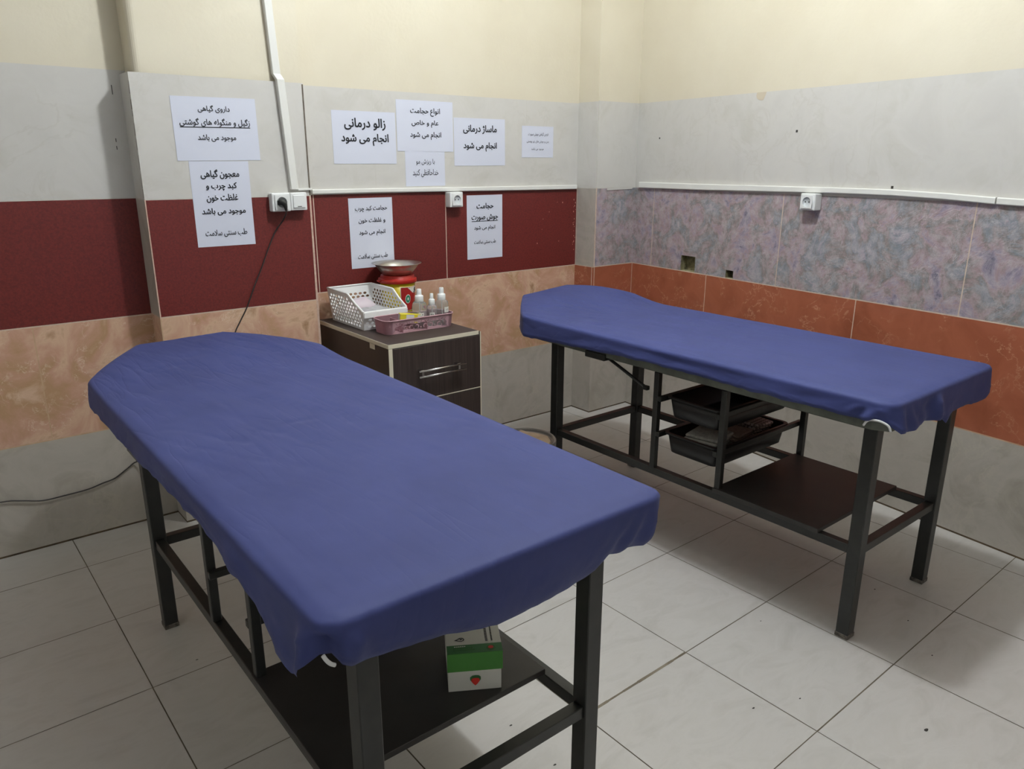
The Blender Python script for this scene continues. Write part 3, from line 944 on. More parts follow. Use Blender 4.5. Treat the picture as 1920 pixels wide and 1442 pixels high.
def sheet(name, label, loc, rz, P, rise, bump_r, hems, seed, wr=1.0, elastic=None, pleats=()):
    x0, x1, yf, ys, yh, cl, cr = P
    zt = 0.757
    bm = bmesh.new()
    NX, NY = 84, 200
    G = []
    def wrinkle(x, y):
        u = x*math.cos(0.22)+y*math.sin(0.22)
        v_ = -x*math.sin(0.22)+y*math.cos(0.22)
        head = min(1, max(0, (y-0.25)/1.1))
        amp = 0.30+1.05*head
        n1 = noise.noise(Vector((u*8.0, v_*1.5, seed)))
        n2 = noise.noise(Vector((u*17.0+n1*1.2, v_*3.0, seed+5)))
        n3 = noise.noise(Vector((u*30.0, v_*5.5+n2, seed+9)))
        cr1 = max(0, 1-abs(n2)/0.09)
        cr2 = max(0, 1-abs(n1)/0.05)
        m_ = max(0.0, noise.noise(Vector((x*3.0, y*2.2, seed+20)))+0.25)
        return wr*amp*(0.0034*n1+0.0022*n2+0.0007*n3-0.0032*cr1*m_-0.0026*cr2*m_)
    for j in range(NY+1):
        s = j/NY
        y = yf+(yh-yf)*s
        a, b_ = pad_extent(P, y)
        row = []
        for i in range(NX+1):
            x = a+(b_-a)*i/NX
            ed = min(x-a, b_-x, y-yf, yh-y)
            z = top_height(P, x, y, zt, rise, bump_r)+wrinkle(x, y)*min(1, ed/0.03+0.15)
            z -= 0.004*max(0, 1-ed/0.02)**2
            row.append(bm.verts.new((x, y, z)))
        G.append(row)
    for j in range(NY):
        for i in range(NX):
            bm.faces.new((G[j][i], G[j][i+1], G[j+1][i+1], G[j+1][i]))
    per = [G[0][i] for i in range(NX)]+[G[j][NX] for j in range(NY)]+[G[NY][NX-i] for i in range(NX)]+[G[NY-j][0] for j in range(NY)]
    n = len(per)
    pos = [v.co.copy() for v in per]
    arc = [0.0]
    for k in range(n):
        arc.append(arc[-1]+(pos[(k+1) % n]-pos[k]).xy.length)
    total = arc[-1]
    ctrl = []
    for hx, hy, hz, fl in hems:
        k = min(range(n), key=lambda q: (pos[q].x-hx)**2+(pos[q].y-hy)**2)
        ctrl.append((arc[k], hz, fl))
    ctrl.sort()
    def hem(s):
        m_ = len(ctrl)
        for q in range(m_):
            a, b_ = ctrl[q], ctrl[(q+1) % m_]
            sa, sb = a[0], b_[0]
            if q == m_-1:
                sb += total
            ss = s if s >= sa else s+total
            if sa <= ss <= sb:
                f = (ss-sa)/max(1e-6, sb-sa)
                return a[1]+(b_[1]-a[1])*f, a[2]+(b_[2]-a[2])*f
        return ctrl[0][1], ctrl[0][2]
    nrm = []
    for k in range(n):
        d = Vector((0, 0))
        for q in (-3, -2, -1, 1, 2, 3):
            dd = (pos[(k+q) % n]-pos[k]).xy
            d += dd*(1 if q > 0 else -1)
        d.normalize()
        nrm.append(Vector((d.y, -d.x, 0)))
    K = 16
    pl = [(min(range(n), key=lambda q: (pos[q].x-a)**2+(pos[q].y-b_)**2), c, d, e) for a, b_, c, d, e in pleats]
    prev = per
    rc = 0.012
    hem_pts = []
    for q in range(1, K+1):
        ring = []
        for k in range(n):
            hz, fl = hem(arc[k])
            p = pos[k]
            nn = noise.noise(Vector((pos[k].x*14, pos[k].y*14, seed+3)))
            hz += 0.004*nn+0.002*noise.noise(Vector((p.x*40, p.y*40, seed)))
            if q <= 4:
                a = PI/2*q/4
                out = rc*math.sin(a)
                z = p.z-rc*(1-math.cos(a))
            else:
                t_ = (q-4)/(K-4)
                z = (p.z-rc)+(hz-(p.z-rc))*t_
                buck = noise.noise(Vector((p.x*9+t_*0.7, p.y*9-t_*0.5, seed+11+t_*0.8)))
                b2 = noise.noise(Vector((p.x*5-t_*2.0, p.y*5+t_*3.2, seed+31)))
                cre = max(0, 1-abs(b2)/0.10)
                out = rc+fl*t_**(1.3 if fl > 0 else 2.4)+wr*(0.006*buck*math.sin(PI*min(1, t_*1.1)*0.8)+0.003*cre*t_)+(-0.006*max(0, (t_-0.86)/0.14))
                for (k0, amp, lam, wid) in pl:
                    ds = arc[k]-arc[k0]
                    ds = ds-total if ds > total/2 else ds+total if ds < -total/2 else ds
                    if lam:
                        out += amp*math.cos(2*PI*ds/(lam*(0.45+0.55*t_)))*math.exp(-(ds/wid)**2)*min(1, t_*1.6)
                    else:
                        out += amp*math.exp(-(ds/wid)**2)*min(1, t_*3)
            ring.append(bm.verts.new(Vector((p.x, p.y, z))+nrm[k]*out))
        for k in range(n):
            bm.faces.new((prev[k], ring[k], ring[(k+1) % n], prev[(k+1) % n]))
        prev = ring
    hem_pts = [v.co.copy() for v in prev]
    bmesh.ops.recalc_face_normals(bm, faces=bm.faces)
    o = obj(name, bm, 'blue_sheet', None, True, (loc[0], loc[1], 0))
    o.rotation_euler = (0, 0, rz)
    tag(o, label, 'sheet', 'blue fitted sheets')
    if elastic:
        bm = bmesh.new()
        tube(bm, catmull(elastic, 5), 0.0030, 8)
        obj('elastic_hem', bm, 'elastic', o)['label'] = 'white elastic showing at the corner'
    return o

# left bed
LB, LR = (-2.726, -2.093), 0.002
PL = (-0.068, 0.605, -0.055, 1.400, 1.735, 0.200, 0.200)
frame_bed('black steel massage table in the left foreground, its near leg cut by the frame', LB, LR, PL, 0.012, 0.012, 0.030, 0.05)
def LH(x, y, z, f=0.004):
    return (x-LB[0], y-LB[1], z, f)
hl = [LH(-2.791, -2.15, 0.688, -0.004), LH(-2.775, -2.15, 0.680, -0.012), LH(-2.755, -2.15, 0.664, -0.027), LH(-2.731, -2.15, 0.656, -0.029), LH(-2.607, -2.15, 0.638, -0.029), LH(-2.484, -2.15, 0.611, -0.029), LH(-2.425, -2.15, 0.610, -0.029), LH(-2.367, -2.15, 0.614, -0.029), LH(-2.272, -2.15, 0.626, -0.029), LH(-2.225, -2.15, 0.650, -0.029),
      LH(-2.200, -2.15, 0.648, -0.024), LH(-2.138, -2.15, 0.645, -0.020), LH(-2.121, -2.10, 0.69), LH(-2.12, -1.8, 0.672), LH(-2.12, -0.8, 0.67), LH(-2.3, -0.36, 0.68), LH(-2.5, -0.36, 0.68),
      LH(-2.80, -0.72, 0.676), LH(-2.80, -1.116, 0.680), LH(-2.80, -1.474, 0.698), LH(-2.80, -1.762, 0.706, 0.004), LH(-2.80, -1.88, 0.696, 0.006), LH(-2.80, -1.975, 0.657, 0.010), LH(-2.80, -2.015, 0.643, 0.016), LH(-2.80, -2.070, 0.640, 0.014), LH(-2.80, -2.092, 0.650, 0.012), LH(-2.80, -2.118, 0.688, 0.008), LH(-2.80, -2.138, 0.700, 0.0)]
sheet('fitted_sheet', 'blue sheet spread over the left foreground massage table', LB, LR, PL, 0.012, 0.012, hl, 3.1, 1.0,
      elastic=[(-0.077, -0.064, 0.714), (-0.074, -0.067, 0.707), (-0.069, -0.068, 0.700), (-0.063, -0.068, 0.695)],
      pleats=[(PL[0]+0.006, PL[2]+0.002, -0.024, 0, 0.009), (PL[0]+0.001, PL[2]+0.034, 0.014, 0, 0.018), (PL[0]+0.034, PL[2], 0.012, 0, 0.018), (PL[0], PL[2]+0.30, 0.008, 0, 0.05), (PL[1]-0.02, PL[2], 0.005, 0.07, 0.10)])
# right bed
RB, RR = (-1.188, -2.114), 0.0027
PR = (-0.060, 0.568, -0.055, 1.400, 1.680, 0.230, 0.150)
frame_bed('black steel massage table along the right wall, trays hanging under it', RB, RR, PR, 0.010, 0.046)
def RH(x, y, z, f=0.004):
    return (x-RB[0], y-RB[1], z, f)
hr = [RH(-1.25, -0.70, 0.671), RH(-1.25, -0.87, 0.677), RH(-1.25, -1.044, 0.688), RH(-1.25, -1.478, 0.698), RH(-1.25, -1.746, 0.694), RH(-1.25, -2.015, 0.694), RH(-1.25, -2.10, 0.696, 0.006), RH(-1.25, -2.13, 0.705, 0.008),
      RH(-1.245, -2.18, 0.695, 0.012), RH(-1.232, -2.18, 0.676, 0.016), RH(-1.172, -2.18, 0.664, 0.012), RH(-1.06, -2.18, 0.668, 0.008), RH(-0.99, -2.18, 0.664, 0.012), RH(-0.956, -2.18, 0.644, 0.016), RH(-0.90, -2.18, 0.664, 0.006),
      RH(-0.839, -2.18, 0.662), RH(-0.723, -2.18, 0.655), RH(-0.65, -2.18, 0.655), RH(-0.62, -2.15, 0.665), RH(-0.62, -1.5, 0.67), RH(-0.62, -0.7, 0.67), RH(-0.85, -0.42, 0.68), RH(-1.03, -0.42, 0.67)]
sheet('fitted_sheet', 'blue sheet spread over the massage table by the right wall', RB, RR, PR, 0.010, 0.046, hr, 8.7, 0.8,
      elastic=[(-0.071, 0.008, 0.682), (-0.074, 0.001, 0.694), (-0.0755, -0.010, 0.702), (-0.0755, -0.034, 0.705), (-0.074, -0.056, 0.698), (-0.073, -0.064, 0.684)],
      pleats=[(PR[0]+0.03, PR[2], 0.007, 0.085, 0.09), (PR[0], PR[2]+0.05, 0.006, 0.06, 0.05), (PR[0]+0.235, PR[2], 0.012, 0, 0.02), (PR[0]+0.19, PR[2], -0.008, 0, 0.03)])

# trays, towels
def tray(label, z, x0, x1, y0, y1, h):
    t = thing('storage_tray', label, 'tray', ((x0+x1)/2, (y0+y1)/2, z-h), 0, 'black plastic trays under the right massage table')
    bm = bmesh.new()
    hx, hy = (x1-x0)/2, (y1-y0)/2
    R = []
    for dx, zz in ((-0.016, 0.0), (-0.010, 0.004), (0.0, h-0.004)):
        R.append(rrect(-hx-dx*0+(0.016 if dx == -0.016 else 0.010 if dx == -0.010 else 0), hx-(0.016 if dx == -0.016 else 0.010 if dx == -0.010 else 0), -hy+(0.016 if dx == -0.016 else 0.010 if dx == -0.010 else 0), hy-(0.016 if dx == -0.016 else 0.010 if dx == -0.010 else 0), 0.022, zz))
    ins = [rrect(-hx+0.003, hx-0.003, -hy+0.003, hy-0.003, 0.020, h-0.004), rrect(-hx+0.014, hx-0.014, -hy+0.014, hy-0.014, 0.018, 0.007), rrect(-hx+0.020, hx-0.020, -hy+0.020, hy-0.020, 0.016, 0.004)]
    loft(bm, R+ins, 0, True, True)
    obj('tray_body', bm, 'black_plastic', t)
    bm = bmesh.new()
    loft(bm, [rrect(-hx+0.002, hx-0.002, -hy+0.002, hy-0.002, 0.021, h-0.006), rrect(-hx-0.010, hx+0.010, -hy-0.007, hy+0.007, 0.026, h-0.006),
              rrect(-hx-0.010, hx+0.010, -hy-0.007, hy+0.007, 0.026, h), rrect(-hx+0.002, hx-0.002, -hy+0.002, hy-0.002, 0.021, h)], 0, False, False, False)
    obj('tray_lip', bm, 'black_plastic', t)
    return t
tray('upper black tray under the right massage table, empty', 0.5645, -1.158, -0.735, -1.594, -1.376, 0.077)
tray('lower black tray under the right massage table, holding folded cloths', 0.4345, -1.160, -0.745, -1.594, -1.376, 0.077)

def folded(label, name, mat, cx, cy, z, sx, sy, layers, rz, cat):
    bm = bmesh.new()
    for k in range(layers):
        d = 0.004*((k*7) % 3-1)
        box(bm, -sx/2+d, sx/2+d, -sy/2-d, sy/2-d, k*0.0125, k*0.0125+0.0123, 0.0058, seg=3)
    for v_ in bm.verts:
        v_.co.z += 0.004*noise.noise(Vector((v_.co.x*14+cx*9, v_.co.y*14, 2.0)))
        v_.co.z = max(v_.co.z, 0.0)
    o = obj(name, bm, mat, None, True, (cx, cy, z))
    o.rotation_euler = (0, 0, rz)
    return tag(o, label, cat)
zt_ = 0.4345-0.077+0.0046
folded('thick folded whitish towel in the lower black tray', 'folded_towel', 'towel_grey', -1.060, -1.482, zt_, 0.125, 0.125, 6, 0.2, 'towel')
folded('folded pinkish cloth between the whitish towel and the patterned cloth', 'folded_cloth', 'towel_pink', -0.933, -1.488, zt_, 0.10, 0.12, 5, 0.12, 'cloth')
folded('folded checked cloth at the far end of the lower black tray', 'folded_cloth', 'pattern', -0.815, -1.482, zt_, 0.095, 0.13, 6, -0.1, 'cloth')

# ------------------------------------------------------------------ drawer cabinet
CX0, CX1, CY0, CY1, CT = -1.823, -1.405, -0.618, -0.030, 0.700
t = thing('drawer_cabinet', 'dark brown drawer cabinet with cream edges against the back wall', 'cabinet', ((CX0+CX1)/2, (CY0+CY1)/2, 0))
hx, hy = (CX1-CX0)/2, (CY1-CY0)/2
def cpart(name, x0, x1, y0, y1, z0, z1, mat, bev=0.0008, parent=t):
    bm = bmesh.new()
    box(bm, x0, x1, y0, y1, z0, z1, bev, seg=1)
    return obj(name, bm, mat, parent)
cpart('top_panel', -hx+0.001, hx-0.012, -hy+0.001, hy, CT-0.016, CT, 'wenge_plain')
cpart('edge_band', -hx-0.0005, hx-0.010, -hy-0.0006, -hy+0.0012, CT-0.0157, CT-0.0002, 'edge_band', 0.0003)
cpart('edge_band', -hx-0.0006, -hx+0.0012, -hy, hy, CT-0.0157, CT-0.0002, 'edge_band', 0.0003)
cpart('side_panel', -hx, -hx+0.016, -hy+0.001, hy, 0.002, CT-0.0164, 'wenge_plain')
cpart('side_panel', hx-0.016, hx, -hy+0.001, hy, 0.002, CT-0.005, 'wenge_plain')
cpart('edge_band', -hx, -hx+0.016, -hy-0.0006, -hy+0.0012, 0.002, CT-0.0166, 'edge_band', 0.0003)
cpart('edge_band', hx-0.004, hx+0.0006, -hy-0.0010, -hy+0.0012, 0.002, CT-0.005, 'edge_band', 0.0003)
cpart('back_panel', -hx+0.016, hx-0.016, hy-0.008, hy, 0.05, CT-0.0164, 'wenge_plain')
cpart('plinth', -hx+0.016, hx-0.016, -hy+0.03, -hy+0.046, 0.002, 0.05, 'wenge_plain')
for z0, z1 in ((0.468, CT-0.0185), (0.262, 0.462), (0.056, 0.256)):
    d = cpart('drawer', -hx+0.0175, hx-0.0045, -hy-0.0012, -hy+0.40, z0, z1, 'wenge')
    cpart('edge_band', -hx+0.0175, hx-0.0045, -hy-0.0016, -hy+0.012, z0-0.0035, z0-0.0001, 'edge_band', 0.0003, d)
    zc = z1-0.107
    bm = bmesh.new()
    for zz in (zc+0.011, zc-0.011):
        tube(bm, [(-0.099, -hy-0.028, zz), (0.116, -hy-0.028, zz)], 0.0036, 10)
    for xx in (-0.082, 0.085):
        box(bm, xx-0.008, xx+0.008, -hy-0.026, -hy-0.001, zc+0.009, zc+0.0145, 0.001, seg=1)
        box(bm, xx-0.004, xx+0.004, -hy-0.030, -hy-0.026, zc-0.011, zc+0.011, 0.001, seg=1)
    obj('handle', bm, 'chrome', d, False)['label'] = 'chrome double bar handle'
bm = bmesh.new()
quad(bm, [(-hx-0.0012, -0.478+0.324, 0.684), (-hx-0.0012, -0.518+0.324, 0.684), (-hx-0.0012, -0.518+0.324, 0.664), (-hx-0.0012, -0.478+0.324, 0.664)])
obj('edge_patch', bm, 'edge_band', t)

# ------------------------------------------------------------------ white basket
BX, BY, BZ = -1.682, -0.205, CT+0.0006
t = thing('storage_basket', 'white perforated plastic basket with low front, on the drawer cabinet', 'basket', (BX, BY, BZ))
def side_pts(yb, yf, zt, ztf, ys):
    return [(yf+0.005, 0.0), (yb-0.005, 0.0), (yb+0.010, zt), (ys+0.012, zt), (ys, zt-0.002), (ys-0.010, zt-0.009), (yf-0.004, ztf+0.002), (yf-0.010, ztf)]
bm = bmesh.new()
yb, yf = 0.138, -0.142
SP = side_pts(yb, yf, 0.134, 0.072, -0.040)
def inside(p, poly, mgn):
    x, y = p
    c = False
    for (ax, ay), (bx, by) in zip(poly, poly[1:]+poly[:1]):
        if (ay > y) != (by > y) and x < (bx-ax)*(y-ay)/(by-ay)+ax:
            c = not c
        dx, dy = bx-ax, by-ay
        tt = max(0, min(1, ((x-ax)*dx+(y-ay)*dy)/(dx*dx+dy*dy)))
        if math.hypot(ax+tt*dx-x, ay+tt*dy-y) < mgn:
            return False
    return c
def ell(cx, cy, rx, ry, n=12, rot=0.0):
    return [(cx+rx*math.cos(2*PI*k/n)*math.cos(rot)-ry*math.sin(2*PI*k/n)*math.sin(rot), cy+rx*math.cos(2*PI*k/n)*math.sin(rot)+ry*math.sin(2*PI*k/n)*math.cos(rot)) for k in range(n)]
holes = []
for r in range(8):
    for c in range(13):
        p = (-0.132+c*0.0235+(0.01175 if r % 2 else 0), 0.015+r*0.0138)
        if inside(p, SP, 0.0125) and p[1] < 0.112:
            holes.append(ell(p[0], p[1], 0.0082, 0.0056))
for sx in (-1, 1):
    x_b, x_t = sx*0.092, sx*0.103
    me = curve_panel(SP, holes, 0.0024, Matrix.Identity(4))
    for v_ in me.vertices:
        py, pz, pt = v_.co
        v_.co = (x_b+(x_t-x_b)*pz/0.134+pt, py, pz)
    add_mesh(bm, me)
BP = [(-0.092, 0), (0.092, 0), (0.103, 0.134), (-0.103, 0.134)]
holes = []
for r in range(7):
    for c in range(10):
        p = (-0.09+c*0.0225+(0.01125 if r % 2 else 0), 0.016+r*0.0135)
        if inside(p, BP, 0.013):
            holes.append(ell(p[0], p[1], 0.0082, 0.0054))
me = curve_panel(BP, holes, 0.0024, Matrix.Identity(4))
for v_ in me.vertices:
    px, pz, pt = v_.co
    v_.co = (px, yb-0.005+0.015*pz/0.134+pt, pz)
add_mesh(bm, me)
FP = [(-0.092, 0), (0.092, 0), (0.098, 0.072), (-0.098, 0.072)]
holes = []
for r in range(3):
    for c in range(10):
        p = (-0.09+c*0.0225+(0.01125 if r % 2 else 0), 0.014+r*0.0135)
        if inside(p, FP, 0.012):
            holes.append(ell(p[0], p[1], 0.0082, 0.0054))
me = curve_panel(FP, holes, 0.0024, Matrix.Identity(4))
for v_ in me.vertices:
    px, pz, pt = v_.co
    v_.co = (px, yf+0.005-0.015*pz/0.072+pt, pz)
add_mesh(bm, me)
box(bm, -0.092, 0.092, yf+0.005, yb-0.005, 0.0, 0.003)
obj('basket_body', bm, 'basket_white', t)
bm = bmesh.new()
loop = []
for sx in (1, -1):
    xt = lambda z: sx*(0.092+0.011*z/0.134)
    seq = [(xt(0.134), yb+0.010, 0.134), (xt(0.134), 0.05, 0.134), (xt(0.134), -0.030, 0.134), (xt(0.132), -0.040, 0.132), (xt(0.125), -0.051, 0.125), (xt(0.10), -0.094, 0.10), (xt(0.072), yf-0.006, 0.076), (xt(0.072)-sx*0.006, yf-0.011, 0.073)]
    loop += seq if sx == 1 else seq[::-1]
tube(bm, loop, 0.0042, 8, closed=True)
for v_ in bm.verts:
    pass
obj('rim', bm, 'basket_white', t, True)
# front lip is a broad rolled band
bm = bmesh.new()
loft(bm, [[(sx*0.098, yf-0.010, 0.074), (sx*0.098, yf-0.016, 0.072), (sx*0.098, yf-0.016, 0.052), (sx*0.098, yf-0.012, 0.052)] for sx in (-1, 1)], 0, True, True, False)
obj('front_lip', bm, 'basket_white', t)

def packet(label, cx, cy, z, sx, sy, h, seed, rz, mat, card=None):
    bm = bmesh.new()
    n = 14
    V = [[None]*(n+1) for _ in range(n+1)]
    for s in (0, 1):
        for i in range(n+1):
            for j in range(n+1):
                u, v_ = -1+2*i/n, -1+2*j/n
                e = (1-u**4)*(1-v_**4)
                zz = h*(0.5+(0.5 if s else -0.5)*e)+0.010*noise.noise(Vector((u*2.2+seed, v_*2.2, s*0.3)))*e
                V[i][j] = bm.verts.new((u*sx/2, v_*sy/2, max(0.0, zz)))
        for i in range(n):
            for j in range(n):
                f = (V[i][j], V[i+1][j], V[i+1][j+1], V[i][j+1])
                bm.faces.new(f if s else f[::-1])
    bmesh.ops.remove_doubles(bm, verts=bm.verts, dist=1e-5)
    o = obj('plastic_packet', bm, mat, None, True, (cx, cy, z))
    o.rotation_euler = (0.0, 0.0, rz)
    return tag(o, label, 'packet', 'packets in the white basket')
packet('crumpled clear plastic packet lying at the front inside the white basket', BX, BY-0.060, BZ+0.0032, 0.165, 0.118, 0.066, 1.3, 0.15, 'film')
packet('pinkish plastic packet lying at the back inside the white basket', BX-0.004, BY+0.072, BZ+0.0032, 0.155, 0.100, 0.085, 4.4, -0.08, 'pink_print')

# ------------------------------------------------------------------ sharps bucket and bowl
KX, KY = -1.486, -0.122
t = thing('sharps_bucket', 'yellow tub with red lid behind the white basket', 'bucket', (KX, KY, CT+0.0006))
bm = bmesh.new()
lathe(bm, [(0.064, 0.0), (0.067, 0.003), (0.076, 0.148), (0.072, 0.148), (0.064, 0.005), (0.0005, 0.005)], 44)
obj('tub', bm, 'bucket_yellow', t)
bm = bmesh.new()
lathe(bm, [(0.0775, 0.140), (0.0815, 0.1404), (0.083, 0.1412), (0.083, 0.1562), (0.0822, 0.1578), (0.0745, 0.1584), (0.0738, 0.1592), (0.072, 0.1706), (0.0706, 0.1722), (0.0005, 0.173)], 44)
for a in (PI*0.98,):
    box(bm, -0.014, 0.006, -0.010, 0.010, 0.147, 0.155, 0.002, T=Matrix.Rotation(a, 4, 'Z') @ Matrix.Translation((0.088, 0, 0)))
obj('lid', bm, 'bucket_red', t, True)
bm = bmesh.new()
def cyl(a, z, e):
    r = 0.067+(0.076-0.067)*(z-0.003)/0.133+e
    return (r*math.cos(a), r*math.sin(a), z)
def patch(bm, pts, e, mi, sub=8):
    # polygon on the tub wall given as (angle, z)
    P_ = []
    for (a0, z0), (a1, z1) in zip(pts, pts[1:]+pts[:1]):
        for k in range(sub):
            P_.append((a0+(a1-a0)*k/sub, z0+(z1-z0)*k/sub))
    ca = sum(p[0] for p in P_)/len(P_)
    cz = sum(p[1] for p in P_)/len(P_)
    prev = None
    rings = []
    for s in (0.02, 0.35, 0.7, 1.0):
        rings.append([bm.verts.new(cyl(ca+(p[0]-ca)*s, cz+(p[1]-cz)*s, e)) for p in P_])
    for A, B in zip(rings, rings[1:]):
        for k in range(len(A)):
            f = bm.faces.new((A[k], A[(k+1) % len(A)], B[(k+1) % len(B)], B[k]))
            f.material_index = mi
    bm.faces.new(rings[0]).material_index = mi
SH = -0.62
def sh(pts):
    return [(a+SH, z+0.012) for a, z in pts]
a0, a1 = -1.30, 0.10
patch(bm, sh([(a0-0.03, 0.010), (a1+0.03, 0.010), (a1+0.03, 0.114), (a0-0.03, 0.114)]), 0.0005, 1)
patch(bm, sh([(a0, 0.012), (a1, 0.012), (a1, 0.112), (a0, 0.112)]), 0.0009, 0)
patch(bm, sh([(-0.90, 0.111), (-0.50, 0.086), (0.09, 0.082), (0.09, 0.111)]), 0.0013, 1)
patch(bm, sh([(-0.86+0.19*math.cos(2*PI*k/12), 0.062+0.020*math.sin(2*PI*k/12)) for k in range(12)]), 0.0013, 1, 1)
patch(bm, sh([(-0.86+0.155*math.cos(2*PI*k/12), 0.062+0.0165*math.sin(2*PI*k/12)) for k in range(12)]), 0.0017, 2, 1)
patch(bm, sh([(-0.86+0.06*math.cos(2*PI*k/8), 0.062+0.007*math.sin(2*PI*k/8)) for k in range(8)]), 0.0021, 1, 1)
patch(bm, sh([(-0.55, 0.013), (0.09, 0.013), (0.09, 0.050), (-0.40, 0.042)]), 0.0013, 2)
me = text_mesh('و', 0.016, 0.020, 0.03)
for v_ in me.vertices:
    v_.co = cyl(-0.25+SH+v_.co.x/0.074, 0.109+v_.co.y, 0.0018)
add_mesh(bm, me, 3)
bmesh.ops.recalc_face_normals(bm, faces=bm.faces)
obj('tub_label', bm, ['label_red', 'label_white', 'label_green', 'ink'], t)

bm = bmesh.new()
lathe(bm, [(0.0005, 0.0), (0.056, 0.0), (0.062, 0.003), (0.083, 0.027), (0.096, 0.045), (0.106, 0.0475), (0.107, 0.0488), (0.0955, 0.0475), (0.081, 0.029), (0.060, 0.005), (0.054, 0.002), (0.0005, 0.002)], 56, closed_ends=False)
b_ = obj('steel_bowl', bm, 'steel', None, True, (KX, KY, CT+0.0006+0.1734))
tag(b_, 'shallow stainless steel bowl resting on the red tub lid', 'bowl')

# ------------------------------------------------------------------ mauve organiser
OX, OY, OZ = -1.596, -0.430, CT+0.0006
t = thing('desk_organizer', 'mauve plastic organiser tray with cut-out flower scrolls, at the cabinet front', 'organizer', (OX, OY, OZ), -0.02)
hx, hy, hh = 0.152, 0.052, 0.054
def rr2(e, z, r=0.024):
    return rrect(-hx-e, hx+e, -hy-e, hy+e, r+e, z, 5)
bm = bmesh.new()
def shell(bm, e0, e1):
    n = len(rr2(0, 0))
    lo, hi = rr2(e0, 0.0), rr2(e1, hh)
    a = [bm.verts.new(p) for p in lo]
    b2 = [bm.verts.new(p) for p in hi]
    for k in range(n):
        q = (k+1) % n
        # leave the straight front open: it is the pierced panel
        if abs(lo[k][1]+hy+e0) < 1e-5 and abs(lo[q][1]+hy+e0) < 1e-5:
            continue
        bm.faces.new((a[k], a[q], b2[q], b2[k]))
shell(bm, 0.0, 0.006)
ret = bmesh.ops.solidify(bm, geom=bm.faces[:], thickness=0.002)
bm.faces.new([bm.verts.new(p) for p in rr2(-0.001, 0.0005)])
ret = bmesh.ops.extrude_face_region(bm, geom=[bm.faces[:][-1]])
for v_ in ret['geom']:
    if isinstance(v_, bmesh.types.BMVert):
        v_.co.z += 0.0015
fx = hx-0.024
holes = []
def crescent(cx, cz, r, sgn):
    out = []
    for k in range(11):
        a = -0.35*PI+1.15*PI*k/10
        out.append((cx+sgn*r*math.cos(a), cz+r*math.sin(a)))
    for k in range(11):
        a = -0.35*PI+1.15*PI*(10-k)/10
        out.append((cx+sgn*(0.66*r*math.cos(a)-0.08*r), cz+0.68*r*math.sin(a)-0.06*r))
    return out
for c in range(4):
    mx = -fx+fx*2*(c+0.5)/4
    for sg in (-1, 1):
        holes.append(crescent(mx+sg*0.0135, 0.020, 0.0088, sg))
        holes.append(ell(mx+sg*0.0062, 0.036, 0.0062, 0.0018, 10, sg*-1.9+PI/2+(-0.35 if sg > 0 else 0.35)))
        holes.append(ell(mx+sg*0.0145, 0.0385, 0.0056, 0.0016, 10, sg*0.75))
    holes.append(ell(mx, 0.0385, 0.0016, 0.0072, 10))
    holes.append([(mx-0.0022, 0.014), (mx, 0.007), (mx+0.0022, 0.014), (mx, 0.017)])
    if c:
        ex = mx-fx/4
        holes.append(ell(ex, 0.040, 0.0013, 0.0045, 8))
        holes.append(ell(ex, 0.014, 0.0013, 0.0045, 8))
me = curve_panel([(-fx, 0), (fx, 0), (fx, hh), (-fx, hh)], holes, 0.002, Matrix.Identity(4))
for v_ in me.vertices:
    px, pz, pt = v_.co
    v_.co = (px, -hy-0.006*pz/hh+0.001+pt, pz)
add_mesh(bm, me)
bmesh.ops.recalc_face_normals(bm, faces=bm.faces)
obj('organizer_body', bm, 'mauve', t)
bm = bmesh.new()
tube(bm, [Vector(p) for p in rr2(0.007, hh)], 0.0024, 8, closed=True)
obj('rim', bm, 'mauve', t, True)
for xd in (-0.080, 0.030):
    bm = bmesh.new()
    box(bm, xd-0.001, xd+0.001, -hy+0.001, hy-0.001, 0.002, hh-0.008)
    obj('divider', bm, 'mauve', t)

